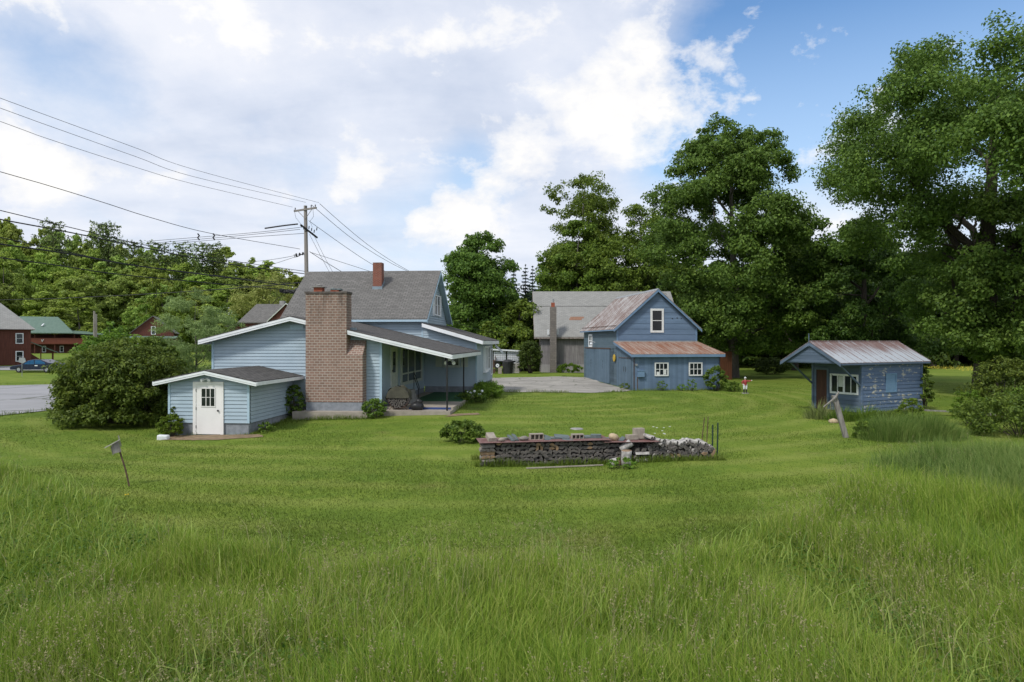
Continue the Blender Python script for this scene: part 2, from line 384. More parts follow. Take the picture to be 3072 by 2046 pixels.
def drape(name, poly, mat, lift, step=1.2, kind='structure', wob=0.):   # a sheet laid over the terrain, cut to a polygon
    bm = bmesh.new()
    vs = [bm.verts.new((p[0], p[1], 0)) for p in poly]; bm.faces.new(vs)
    xs = [p[0] for p in poly]; ys = [p[1] for p in poly]
    for ax, lo, hi in ((0, min(xs), max(xs)), (1, min(ys), max(ys))):
        q = lo + step
        while q < hi:
            bmesh.ops.bisect_plane(bm, geom=bm.verts[:] + bm.edges[:] + bm.faces[:], plane_co=(q, 0, 0) if ax == 0 else (0, q, 0), plane_no=(1, 0, 0) if ax == 0 else (0, 1, 0))
            q += step
    for v in bm.verts:
        edge = any(len(e.link_faces) == 1 for e in v.link_edges)
        if edge and wob: v.co.x += rnd.uniform(-wob, wob); v.co.y += rnd.uniform(-wob, wob)
        v.co.z = g(v.co.x, v.co.y) + lift
    bmesh.ops.recalc_face_normals(bm, faces=bm.faces)
    me = bpy.data.meshes.new(name); bm.to_mesh(me); bm.free()
    me.materials.append(mat)
    o = bpy.data.objects.new(name, me); col.objects.link(o)
    return tag(o, kind=kind)
def asphalt(name, a, bcol, tint, cs=.6):
    m, nt, b, tc, out = newmat(name)
    ob = tc.outputs['Object']
    n = noise(nt, ob, .35, 6, .6); n2 = noise(nt, ob, 30., 3, .7)
    c = mix(nt, ramp(nt, n, [(.35, 0.), (.66, 1.)]), a, bcol)
    c = mix(nt, ramp(nt, n2, [(.4, 0.), (.7, .35)]), c, tint)
    vo = nd(nt, 'ShaderNodeTexVoronoi', {'Vector': mix(nt, .12, ob, nd(nt, 'ShaderNodeTexNoise', {'Vector': ob, 'Scale': 1.2}).outputs[1], 'ADD') if False else ob, 'Scale': cs}, feature='DISTANCE_TO_EDGE').outputs[0]
    wob = math_(nt, 'ADD', vo, math_(nt, 'MULTIPLY', noise(nt, ob, 3., 5), .06))
    c = mix(nt, ramp(nt, wob, [(.034, .85), (.050, 0.)]), c, (.08, .09, .06))
    setb(nt, b, c, .9, .2, 0, n2, .3, .01)
    return m
ROAD = asphalt('road_asphalt', (.30, .30, .31), (.25, .25, .26), (.36, .36, .36), .12)
DRIVE = asphalt('drive_asphalt', (.35, .33, .295), (.215, .205, .185), (.40, .38, .35), .5)
drape('road', [(-37.5,0),(-25.6,33.5),(-24.4,37.5),(-22.5,44),(-17,55),(-14,64),(-16,72),(-24,64.5),(-38.3,58.6),(-42.4,57.2),(-70,52),(-70,46),(-50,30),(-46,0)], ROAD, .035, 1.5)
drape('side_road', [(-80,74),(-42,76.5),(-42,82),(-80,80)], ROAD, .05, 2)
drape('driveway', [(-2.2,45.8),(.5,46.6),(3.5,46.9),(6.,47.9),(8.1,49.4),(8.9,51.2),(8.3,56.3),(7.0,66.0),(4,67.2),(-1.,66.6),(-6,65.5),(-6,62),(-3.2,58)], DRIVE, .03, .9, wob=.12)
drape('dirt_patch', [(-13.8,26.9),(-12.6,26.75),(-11.2,26.7),(-9.9,27.1),(-10.2,27.75),(-13.9,27.98)], DIRT, .02, .4, wob=.08)
drape('patio_dirt', [(-3.0,30.6),(-2.2,31.0),(-1.4,31.3),(-1.6,31.9),(-2.75,31.55)], DIRT, .02, .4, wob=.06)

# ------------------------------------------------------------------ walls, windows, roofs
def clip(poly, z, keep_above):
    res = []
    for i in range(len(poly)):
        p, q = poly[i], poly[(i + 1) % len(poly)]
        ip = (p[1] >= z) == keep_above or p[1] == z; iq = (q[1] >= z) == keep_above or q[1] == z
        if ip: res.append(p)
        if ip != iq:
            t = (z - p[1]) / (q[1] - p[1]); res.append((p[0] + (q[0] - p[0]) * t, z))
    return res
def lap_wall(name, outline, fn, mat, parent, step=.155, lip=.028, th=.12):   # lapped boards as real steps over a solid wall
    mb = MB()
    mb.prism([fn(a, z, -.03) for a, z in outline], Vector(fn(0, 0, -th)) - Vector(fn(0, 0, -.03)))
    z0 = min(p[1] for p in outline); z1 = max(p[1] for p in outline); z = z0
    while z < z1 - .004:
        t = min(z + step, z1)
        p = clip(clip(outline, z, True), t - (.016 if t < z1 - .01 else 0), False)
        p2 = [q for i, q in enumerate(p) if abs(q[0] - p[i-1][0]) + abs(q[1] - p[i-1][1]) > 1e-6]
        if len(p2) >= 3:
            mb.face([fn(a, zz, lip * (1 - (zz - z) / step)) for a, zz in p2])
            lows = sorted(q[0] for q in p2 if abs(q[1] - z) < 1e-6)
            if len(lows) >= 2: mb.face([fn(lows[0], z, lip), fn(lows[-1], z, lip), fn(lows[-1], z, -.03), fn(lows[0], z, -.03)])
        z += step
    return mb.build(name, mat, parent, fix=False)
def flat_wall(name, outline, fn, mat, parent, th=.12):
    return MB().prism([fn(a, z, 0) for a, z in outline], Vector(fn(0, 0, -th)) - Vector(fn(0, 0, 0))).build(name, mat, parent)
def window(parent, fn, a0, a1, z0, z1, nx=1, ny=1, fm=None, gm=None, fw=.08, mw=.03, o=.03, d=.05, name='window', sill=False):
    fm = fm or WHITE; gm = gm or GLASS
    mb = MB()
    mb.fbox(fn, a0, a0+fw, o, o+d, z0, z1); mb.fbox(fn, a1-fw, a1, o, o+d, z0, z1)
    mb.fbox(fn, a0+fw, a1-fw, o, o+d, z0, z0+fw); mb.fbox(fn, a0+fw, a1-fw, o, o+d, z1-fw, z1)
    for i in range(1, nx):
        a = a0+fw + (a1-a0-2*fw)*i/nx; mb.fbox(fn, a-mw/2, a+mw/2, o, o+d-.008, z0+fw, z1-fw)
    for j in range(1, ny):
        z = z0+fw + (z1-z0-2*fw)*j/ny
        xs = [a0+fw] + [a0+fw + (a1-a0-2*fw)*i/nx for i in range(1, nx)] + [a1-fw]
        for k in range(nx):
            l = xs[k] + (mw/2 if k else 0); r = xs[k+1] - (mw/2 if k < nx-1 else 0)
            mb.fbox(fn, l, r, o, o+d-.010, z-mw/2, z+mw/2)
    w = mb.build(name, fm, parent)
    MB().fbox(fn, a0+fw*.9, a1-fw*.9, o, o+.012, z0+fw*.9, z1-fw*.9).build('pane', gm, w)
    if sill: MB().fbox(fn, a0-.05, a1+.05, o, o+d+.05, z0-.05, z0-.003).build('sill', fm, w)
    return w
def slab(name, pts, t, mat, parent):
    return MB().prism(pts, (0, 0, -t)).build(name, mat, parent)
def fascia(mb, p0, p1, h, out, drop=0.):
    p0 = Vector(p0) - Vector((0,0,drop)); p1 = Vector(p1) - Vector((0,0,drop)); dz = Vector((0,0,h))
    mb.prism([p0, p1, p1 - dz, p0 - dz], Vector(out)); return mb
def bars(name, fn, lst, mat, parent, o0=.0, o1=.03):
    for a0, a1, z0, z1 in lst: MB().fbox(fn, a0, a1, o0, o1, z0, z1).build(name, mat, parent)

# ================================================================== blue house
house = thing('house', (-14.37, 32.77, 0), R(-4.57), 'pale blue sided house with a low brick chimneyed wing, covered patio and steep grey roof', 'house')
fr = lambda a, z, o: (a, -o, z)
rt = lambda a, z, o: (8.25 + o, a, z)
lf = lambda a, z, o: (-o, a, z)
wt = lambda u: (4.91 - .27 * (4.06 - u) if u < 4.06 else 4.91 - .231 * (u - 4.06)) - .07
lap_wall('wall', [(0,.83),(8.25,.83),(8.25,wt(8.25)),(4.06,wt(4.06)),(0,wt(0))], fr, SID, house)
lap_wall('wall', [(.13,.9),(9.66,.9),(9.66,3.75),(.13,3.75)], rt, SID, house)
lap_wall('wall', [(.13,.83),(9.66,.83),(9.66,wt(0)),(.13,wt(0))], lf, SID, house)
MB().box(.05,8.2,.03,.25,-.3,.826).box(7.95,8.22,.25,9.78,-.3,.896).box(.03,.25,.25,9.7,-.4,.826).build('foundation', FOUND, house)
bars('corner_trim', fr, [(-.03,.07,.83,wt(0)),(8.18,8.29,.83,wt(8.25))], SIDTRIM, house, .002, .045)
# wing roof
va, vb = -.57, 9.84
ap, le, re_ = (4.06, 4.91), (-.39, 3.81), (11.71, 3.14)
slab('roof', [(le[0],va,le[1]),(ap[0],va,ap[1]),(ap[0],vb,ap[1]),(le[0],vb,le[1])], .05, SHINGLED, house)
slab('roof', [(ap[0],va,ap[1]),(re_[0],va,re_[1]),(re_[0],vb-.05,re_[1]),(ap[0],vb-.05,ap[1])], .05, SHINGLED, house)
fb = MB()
def rake(mb, p, q, v, h=.19):
    fascia(mb, (p[0],v,p[1]), (q[0],v,q[1]), h*.55, (0,-.03,0), .048); fascia(mb, (p[0],v+.015,p[1]), (q[0],v+.015,q[1]), h*.45, (0,-.03,0), .05 + h*.55)
rake(fb, le, ap, va); rake(fb, ap, (4.83, 4.91-.231*.77), va); rake(fb, (6.8, 4.91-.231*2.74), re_, va)
fascia(fb, (re_[0],va,re_[1]), (re_[0],vb-.06,re_[1]), .19, (.03,0,0), .048)
fascia(fb, (le[0],va,le[1]), (le[0],vb,le[1]), .19, (-.03,0,0), .048)
fb.build('fascia', WHITE, house)
MB().prism([(8.4,va+.05,4.91-.231*4.34-.06),(11.68,va+.05,3.08),(11.68,va+.05,2.98),(8.4,va+.05,4.91-.231*4.34-.16)], (0, 10.2, 0)).build('porch_ceiling', CREAM, house)
MB().fbox(fr, 3.85, 4.5, .022, .04, 4.28, 4.5).build('gable_vent', SIDTRIM, house)
# big chimney
ch = MB().box(4.84,7.54,-.64,.1,.9,3.08).box(4.84,6.78,-.64,.1,3.08,5.93)
ch.add([(6.78,-.64,3.085),(7.54,-.64,3.085),(7.54,.0,3.80),(6.78,.0,3.80),(7.54,.0,3.085),(6.78,.0,3.085)], [(0,1,2,3),(1,4,2),(0,3,5)])
chim = ch.build('chimney', BRICKT, house)
MB().box(4.80,6.82,-.68,.14,5.93,6.03).build('chimney_cap', M('sooty_cap', (.14,.12,.105), (.075,.065,.06), rough=.95, scale=5, bump=.4), chim)
MB().box(4.86,7.52,-.625,.05,.5,.898).build('chimney_base', FOUND, chim)
fl = MB().box(5.15,5.55,-.45,-.1,6.03,6.24).build('flue', CLAY, chim)
MB().box(5.05,5.65,-.55,0,6.24,6.275).ball((5.35,-.28,6.32),(.16,.14,.07),3,.2).build('flue_cover', CONC, chim)
MB().box(5.95,6.35,-.45,-.1,6.03,6.09).build('flue', CLAY, chim)
MB().ball((6.05,-.3,6.14),(.14,.16,.07),4,.25).ball((6.32,-.3,6.13),(.15,.16,.06),5,.25).build('flue_cover', SLATE, chim)
MB().box(6.72,6.95,-.1,.35,4.22,4.36).build('flashing', LEAD, chim)
pad = MB().box(4.45,7.95,-1.25,-.02,.1,.5).build('chimney_pad', TAN, house)
# main house
f2 = lambda a, z, o: (a, 9.8 - o, z)
gb = lambda a, z, o: (8.15 + o, a, z)
lap_wall('wall', [(-.4,2.6),(8.15,2.6),(8.15,5.02),(-.4,5.02)], f2, SID, house)
lap_wall('wall', [(9.8,3.2),(18,3.2),(18,5.0),(13.9,8.15),(9.8,5.0)], gb, SID, house)
lap_wall('wall', [(9.8,.5),(18,.5),(18,5.0),(13.9,8.15),(9.8,5.0)], lambda a, z, o: (-.4 - o, a, z), SID, house)
bars('corner_trim', f2, [(8.07,8.17,3.4,5.0)], SIDTRIM, house, .005, .05)
slab('roof', [(-.75,9.38,5.11),(8.5,9.38,5.11),(8.5,13.9,8.49),(-.75,13.9,8.49)], .07, SHINGLE, house)
slab('roof', [(-.75,13.9,8.49),(8.5,13.9,8.49),(8.5,18.4,5.11),(-.75,18.4,5.11)], .07, SHINGLE, house)
fb = MB(); fascia(fb, (-.75,9.38,5.11), (8.5,9.38,5.11), .13, (0,-.03,0), .068)
for v0, v1 in ((9.38, 13.9), (18.4, 13.9)):
    fascia(fb, (8.5,v0,5.11), (8.5,v1,8.49), .2, (.03,0,0), .065); fascia(fb, (-.75,v0,5.11), (-.75,v1,8.49), .2, (-.03,0,0), .065)
fb.build('fascia', SIDTRIM, house)
MB().prism([(8.15,9.45,5.0),(8.5,9.45,5.0),(8.5,13.9,8.3),(8.15,13.9,8.3)], (0,0,-.03)).prism([(8.15,18.3,5.0),(8.5,18.3,5.0),(8.5,13.9,8.3),(8.15,13.9,8.3)], (0,0,-.03)).build('soffit', SIDTRIM, house)
for v in (13.3, 14.25): window(house, gb, v, v+.85, 5.45, 6.85, 1, 2, o=.03)
bars('shutter', gb, [(12.72,13.2,5.42,6.88)], WHITE, house, .005, .06); bars('shutter', gb, [(15.2,15.68,5.42,6.88)], WHITE, house, .005, .06)
ch2 = MB().box(4.35+.0,4.93,12.1,12.68,7.0,8.86).build('chimney', BRICKR, house)
MB().prism([(4.32,12.06,7.02),(4.96,12.06,7.02),(4.96,12.06,7.3),(4.32,12.06,7.3)], (0,.04,0)).prism([(4.96,12.06,7.1),(4.96,12.72,7.6),(4.96,12.72,7.85),(4.96,12.06,7.32)], (.02,0,0)).build('flashing', LEAD, ch2)
MB().tube([(3.6,9.2,4.3),(3.6,9.2,5.55)], .07, 10).build('vent_pipe', WHITE, house)
# lean addition behind the patio
sd = lambda a, z, o: (11.46 + o, a, z)
lap_wall('wall', [(8.18,.98),(11.46,.98),(11.46,3.62),(8.18,4.62)], lambda a, z, o: (a, 9.75 - o, z), SID, house)
lap_wall('wall', [(9.8,.98),(18.7,.98),(18.7,3.6),(9.8,3.6)], sd, SID, house)
MB().box(8.3,11.43,9.7,9.9,-.3,.976).box(11.2,11.43,9.9,18.6,-.3,.976).build('foundation', FOUND, house)
bars('corner_trim', lambda a, z, o: (a, 9.75 - o, z), [(11.4,11.5,.98,3.6)], SIDTRIM, house, .005, .05)
slab('roof', [(8.16,9.3,4.86),(11.9,9.3,3.80),(11.9,19.,3.80),(8.16,19.,4.86)], .05, SHINGLED, house)
fb = MB(); fascia(fb, (8.19,9.3,4.86), (11.9,9.3,3.80), .22, (0,-.03,0), .048); fascia(fb, (11.9,9.3,3.80), (11.9,19,3.80), .22, (.03,0,0), .048)
fascia(fb, (11.62,19.1,3.55), (12.2,19.1,3.0), .2, (0,.06,0)); fb.build('fascia', WHITE, house)
MB().prism([(11.45,9.4,3.62),(11.88,9.4,3.62),(11.88,18.9,3.62),(11.45,18.9,3.62)], (0,0,-.03)).build('soffit', SIDTRIM, house)
window(house, sd, 12.9, 14.9, 1.72, 3.42, 2, 1, fw=.14, d=.14, sill=True); window(house, sd, 15.3, 16.7, 1.72, 3.42, 1, 2, fw=.12)
window(house, sd, 17.2, 18.3, 1.3, 3.2, 1, 1)
pw = lambda a, z, o: (a, 9.75 - o, z)
window(house, pw, 9.45, 10.45, 2.18, 3.3, 1, 2, fm=CREAM, sill=True)
bars('shutter', pw, [(8.95,9.38,2.16,3.3)], CREAM, house, .005, .06); bars('shutter', pw, [(10.52,10.95,2.16,3.3)], CREAM, house, .005, .06)
# door and picture window under the patio roof
d = MB().fbox(rt, 1.6,1.74,.005,.07,1.32,3.45).fbox(rt, 2.71,2.85,.005,.07,1.32,3.45).fbox(rt, 1.74,2.71,.005,.07,3.33,3.45).fbox(rt, 1.74,2.71,.005,.045,1.32,3.33).build('door', CREAM, house)
MB().fbox(rt, 1.95,2.5,.045,.05,2.15,3.2).build('pane', GLASSG, d); MB().ball((8.25+.07,1.86,2.25),.045).build('handle', BLACK, d)
w = MB().fbox(rt, 3.6,3.85,.005,.08,1.38,3.4).fbox(rt, 8.55,8.85,.005,.08,1.38,3.4).fbox(rt, 3.85,8.55,.005,.08,1.38,1.55).fbox(rt, 3.85,8.55,.005,.08,3.3,3.4)
for a in (5.25, 6.9): w.fbox(rt, a-.06,a+.06,.005,.07,1.55,3.3)
for a0, a1 in ((3.85,5.19),(5.31,6.84),(6.96,8.55)): w.fbox(rt, a0,a1,.005,.065,1.95,2.03)
w = w.build('window', CREAM, house); MB().fbox(rt, 3.83,8.57,.005,.036,1.5,3.32).build('pane', GLASSG, w)
MB().box(8.28,9.2,1.55,2.95,.3,1.28).box(8.28,9.2,2.95,3.25,.3,1.03).box(8.28,9.2,3.25,3.55,.3,.8).build('stoop', CONC, house)
MB().tube([(9.15,2.9,1.28),(9.15,2.9,2.15),(9.15,4.1,1.35),(9.15,4.15,1.2),(9.15,4.0,1.15),(9.15,2.95,1.9)], .022, 6).tube([(9.15,4.0,1.2),(9.15,4.0,.62)], .02, 6).build('handrail', BLACK, house)
for v in (-.3, 4.8): MB().tube([(11.43,v,.4),(11.43,v,2.96)], .04, 10).build('porch_post', BLACK, house)
sl = MB().box(8.29,11.62,-.55,.3,-.1,.5).box(8.29,11.62,.3,9.68,-.1,.62).build('patio_slab', TAN, house)
MB().box(9.5,11.5,.285,.298,.505,.6).build('tarp_edge', BLUET, sl); MB().box(8.9,11.55,3.3,9.6,.62,.632).build('patio_carpet', CARPET, sl)
lt = MB().box(11.2,11.36,1.2,1.36,2.78,2.95)
for k in (-.08, .1): lt.tube([(11.28+k,1.2,2.8),(11.30+k*1.8,1.05,2.72),(11.32+k*2.2,.93,2.66)], [.04,.075,.085], 10)
lt.build('flood_light', PLAST, house)
# bulkhead entry at the left
ef = lambda a, z, o: (a, -4.6 - o, z); er = lambda a, z, o: (4.01 + o, a, z); el = lambda a, z, o: (.61 - o, a, z)
lap_wall('wall', [(.61,.37),(4.01,.37),(4.01,1.98),(2.31,2.40),(.61,1.98)], ef, SID, house)
lap_wall('wall', [(-4.47,.37),(-.03,.37),(-.03,1.98),(-4.47,1.98)], er, SID, house); lap_wall('wall', [(-4.47,.37),(-.03,.37),(-.03,1.98),(-4.47,1.98)], el, SID, house)
MB().box(.64,3.98,-4.57,-4.4,-.5,.366).box(3.8,3.98,-4.4,-.05,-.5,.366).box(.64,.8,-4.4,-.05,-.5,.366).build('foundation', FOUND, house)
bars('corner_trim', ef, [(.58,.67,.37,1.99),(3.95,4.045,.37,1.99)], SIDTRIM, house, .005, .04)
slab('roof', [(.13,-4.95,2.10),(2.31,-4.95,2.56),(2.31,-.03,2.56),(.13,-.03,2.10)], .035, SHINGLED, house)
slab('roof', [(2.31,-4.95,2.56),(4.49,-4.95,2.10),(4.49,-.03,2.10),(2.31,-.03,2.56)], .035, SHINGLED, house)
fb = MB(); rake(fb, (.13,2.10), (2.31,2.56), -4.95, .15); rake(fb, (2.31,2.56), (4.49,2.10), -4.95, .15)
fascia(fb, (4.49,-4.95,2.10), (4.49,-.03,2.10), .14, (.03,0,0), .034); fascia(fb, (.13,-4.95,2.10), (.13,-.03,2.10), .14, (-.03,0,0), .034); fb.build('fascia', WHITE, house)
d = MB().fbox(ef,1.66,1.79,.005,.065,-.10,2.06).fbox(ef,2.83,2.96,.005,.065,-.10,2.06).fbox(ef,1.79,2.83,.005,.065,1.95,2.06).fbox(ef,1.79,2.83,-.05,.044,-.09,1.95).build('door', DOORW, house)
window(d, ef, 2.0, 2.62, 1.03, 1.81, 3, 2, fm=DOORW, fw=.035, mw=.028, o=.046, d=.022, name='door_window')
MB().ball(fr(2.74,.88,4.69),.042).build('handle', BLACK, d)
for z in (.15, .9, 1.65): MB().fbox(ef, 1.785,1.8,.045,.07,z,z+.12).build('hinge', BLACK, d)
lt = MB().fbox(ef, 2.2,2.34,.022,.06,2.12,2.22)
for k in (-1, 1): lt.tube([(2.27+.05*k,-4.66,2.17),(2.27+.12*k,-4.74,2.15),(2.27+.17*k,-4.84,2.12)], [.03,.05,.06], 10)
lt.build('flood_light', PLAST, house)

# ================================================================== blue garage
gar = thing('garage', (8.54, 55.7, 0), R(8.05), 'blue two storey garage barn with rusty metal roof and lean-to on its gable end', 'garage')
W = 6.86
gf = lambda a, z, o: (a, -o, z); gl = lambda a, z, o: (-o, a, z); lo = lambda a, z, o: (a, -4.35 - o, z)
lap_wall('wall', [(0,3.4),(W,3.4),(W,4.85),(W/2,7.78),(0,4.85)], gf, BLUE, gar, .45, .018)
lap_wall('wall', [(.02,.1),(10.9,.1),(10.9,4.75),(.02,4.75)], gl, BLUEW, gar, .16, .014)
flat_wall('wall', [(0,0),(10.9,0),(10.9,4.75),(0,4.75)], lambda a, z, o: (W + o, a, z), BLUE, gar)
def rslab(parent, pts, t, mat, rib, n, along, name='roof'):     # metal roof with raised seams running up the slope
    mb = MB().prism(pts, (0, 0, -t)); p = [Vector(q) for q in pts]
    for i in range(n + 1):
        k = i / n; a = p[0].lerp(p[1], k) if along == 0 else p[0].lerp(p[3], k); b = p[3].lerp(p[2], k) if along == 0 else p[1].lerp(p[2], k)
        mb.tube([a + Vector((0,0,.008)), b + Vector((0,0,.008))], rib, 5, 0, False)
    return mb.build(name, mat, parent)
rv0, rv1 = -.3, 11.2
rslab(gar, [(-.33,rv0,4.73),(-.33,rv1,4.73),(W/2,rv1,8.03),(W/2,rv0,8.03)], .04, RUSTG, .022, 17, 0)
rslab(gar, [(W+.33,rv0,4.73),(W+.33,rv1,4.73),(W/2,rv1,8.03),(W/2,rv0,8.03)], .04, RUSTG, .022, 17, 0)
MB().prism([(W/2-.18,rv0-.02,7.9),(W/2,rv0-.02,8.075),(W/2+.18,rv0-.02,7.9),(W/2+.17,rv0-.02,7.88),(W/2,rv0-.02,8.05),(W/2-.17,rv0-.02,7.88)], (0, rv1-rv0+.04, 0)).build('ridge_cap', GREYP, gar)
MB().tube([(-.12,rv0,5.02),(-.12,rv1,5.02)], .025, 6).build('snow_rail', RUSTY, gar)
fb = MB()
for s in (0, 1):
    a = (-.33, 4.73) if s == 0 else (W+.33, 4.73)
    fascia(fb, (a[0],rv0,a[1]), (W/2,rv0,8.03), .2, (0,-.03,0), .04)
fascia(fb, (-.33,rv0,4.73), (-.33,rv1,4.73), .1, (-.02,0,0), .04); fb.build('fascia', BTRIM, gar)
bars('corner_trim', gf, [(-.02,.12,3.7,4.8),(W-.12,W+.02,3.7,4.8)], BTRIM, gar, .02, .045)
window(gar, gf, 2.85, 3.99, 4.45, 6.42, 1, 2, fm=PEELW, gm=glass_mat('dark_glass', (.006,.006,.007), .25), fw=.17, mw=.06, o=.02, d=.05)
for a, z in ((4.75,5.62),(5.15,5.66),(5.5,5.62)): MB().ball((a,-.02,z),(.05,.02,.05)).build('wall_hole', BLACK, gar)
window(gar, gl, 7.6, 8.9, 3.2, 4.4, 2, 2, fm=WHITE, fw=.16, mw=.06)
# sliding doors on the drive side
for v0, v1, dz in ((6.25, 9.85, 0), (1.85, 6.15, .02)):
    dd = MB(); n = int((v1 - v0) / .2)
    for i in range(n):
        a0 = v0 + (v1-v0)*i/n; dd.fbox(gl, a0+.004, a0+(v1-v0)/n-.004, .02+dz, .05+dz+.006*(i % 2), .16, 3.05)
    dd = dd.build('sliding_door', BLUEF, gar)
    for k in range(3): a = v0 + (v1-v0)*.48 + rnd.uniform(-.15,.15); MB().fbox(gl, a, a+.05, .08, .085, 1.4+.25*k, 1.55+.25*k).build('strap_hinge', BLACK, dd)
MB().fbox(gl, 1.7, 10.2, .02, .09, 3.08, 3.16).build('door_track', RUSTY, gar)
MB().tube([gl(6.6,3.62,.02),gl(6.6,3.7,.25),gl(6.6,3.6,.4)], .02, 6).tube([gl(6.6,3.62,.4),gl(6.6,3.48,.4)], [.05,.17], 12).build('barn_lamp', PLAST, gar)
tr = MB()
for k in range(14): tr.fbox(gl, .75, 1.55, .03, .05, .5+.2*k, .53+.2*k)
for a in (.75, 1.15, 1.52): tr.fbox(gl, a, a+.03, .05, .07, .3, 3.3)
tr.build('trellis', BLUEW, gar)
# lean-to
lap_wall('wall', [(0,0),(W,0),(W,2.62),(0,2.62)], lo, BLUEV, gar, 5, .0)
sw = MB(); n = 22
for i in range(n):
    v0 = -4.35 + 4.35*i/n; v1 = -4.35 + 4.35*(i+1)/n - .006; sw.prism([(-.001-.012*(i%2),v0,.0),(-.001-.012*(i%2),v1,.0),(-.001-.012*(i%2),v1,2.66+.95*(v1+4.35)/4.35),(-.001-.012*(i%2),v0,2.66+.95*(v0+4.35)/4.35)], (.05,0,0))
sw.build('wall', BLUEF, gar)
MB().prism([(W,-4.35,0),(W,0,0),(W,0,3.6),(W,-4.35,2.65)], (-.1,0,0)).build('wall', BLUE, gar)
dd = MB()
for v0 in (-3.9, -2.35): dd.prism([(-.02,v0,.05),(-.02,v0+1.5,.05),(-.02,v0+1.5,2.35),(-.02,v0,2.35)], (-.03,0,0))
dd = dd.build('side_door', BLUEF, gar)
for y0 in (-2.6, -2.1): MB().box(-.06,-.052,y0,y0+.1,1.35,1.75).build('strap_hinge', BLACK, dd)
MB().box(-.065,-.05,-3.9,-.7,2.42,2.46).build('door_track', RUSTY, dd)
rslab(gar, [(-.28,-4.7,2.78),(W+.28,-4.7,2.78),(W+.02,-.0,3.72),(-.28,-.0,3.72)], .035, RUSTL, .022, 14, 0)
fb = MB(); fascia(fb, (-.28,-4.7,2.78), (W+.28,-4.7,2.78), .2, (0,.04,0), .036); fascia(fb, (-.28,-4.66,2.78), (-.28,0,3.72), .17, (.03,0,0), .036); fb.build('fascia', BTRIM, gar)
MB().box(0,W,-4.6,-4.36,2.56,2.60).build('soffit', BTRIM, gar)
MB().box(-.25,W,-.12,-.02,3.70,3.78).build('flashing', GREYP, gar)
for a, in ((1.64,), (4.34,)): window(gar, lo, a, a+1.09, 1.10, 2.13, 3, 2, fm=PEELW, fw=.095, mw=.04)
MB().fbox(lo, 1.8,2.0,.044,.048,1.2,1.42).build('window_notice', PEELW, gar); MB().fbox(lo, 2.35,2.55,.044,.048,1.22,1.6).build('window_notice', PEELW, gar)
MB().fbox(lo, .3, .8, .0, .2, 1.05, 1.5).fbox(lo, .27,.83,.0,.23,1.5,1.54).build('meter_cabinet', BTRIM, gar)
MB().tube([lo(.2,1.96,.0),lo(.2,1.96,.13)], .09, 14).build('electric_meter', GREYP, gar)
MB().fbox(lo, .28,.33,.0,.04,.1,1.05).build('conduit', RUSTY, gar); MB().fbox(lo,.02,.06,.0,.04,.1,2.5).build('conduit', RUSTY, gar)
o = MB().tube([(0,0,0),(-.05,0,0)], .30, 20).build('round_sign', YEL); o.location = gar.matrix_basis @ Vector((-.10,.3,2.36)); o.rotation_euler = (0,0,R(8.05))
tag(o, 'round yellow disc hung on the blue garage beside the lean-to roof', 'sign')

# ================================================================== right shed
shd = thing('shed', (17.7, 34.6, 0), math.atan2(.47, .882), 'small flaking blue shed with a porch gable and half rusted metal roof', 'shed')
sL, sB = 5.1, 2.9
s1 = lambda a, z, o: (a, -o, z); s2 = lambda a, z, o: (-o, a, z)
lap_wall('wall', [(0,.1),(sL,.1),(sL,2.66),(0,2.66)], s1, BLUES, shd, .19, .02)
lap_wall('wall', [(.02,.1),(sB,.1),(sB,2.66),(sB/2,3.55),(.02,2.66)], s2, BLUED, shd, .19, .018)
flat_wall('wall', [(0,.1),(sB,.1),(sB,2.66),(sB/2,3.5),(0,2.66)], lambda a, z, o: (sL + o, a, z), BLUES, shd)
flat_wall('wall', [(0,.1),(sL,.1),(sL,2.66),(0,2.66)], lambda a, z, o: (a, sB + o, z), BLUES, shd)
MB().box(.05,sL-.05,.03,.3,-.3,.09).build('foundation', M('pale_sill', (.42,.40,.34), (.25,.24,.21), rough=.9, scale=5, bump=.3), shd)
bars('corner_trim', s1, [(-.03,.1,.1,2.66),(sL-.1,sL+.03,.1,2.66)], BLUES, shd, .021, .045)
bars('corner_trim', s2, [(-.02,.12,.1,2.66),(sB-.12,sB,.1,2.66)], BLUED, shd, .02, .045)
rd = 3.70
rslab(shd, [(-2.05,-.36,2.66),(5.32,-.36,2.66),(5.32,sB/2,rd),(-2.05,sB/2,rd)], .03, RUSTS, .018, 12, 0)
rslab(shd, [(-2.05,sB+.36,2.66),(5.32,sB+.36,2.66),(5.32,sB/2,rd),(-2.05,sB/2,rd)], .03, RUSTS, .018, 12, 0)
MB().tube([(-2.07,sB/2,rd+.005),(5.34,sB/2,rd+.005)], .045, 8).build('ridge_cap', RUSTS, shd)
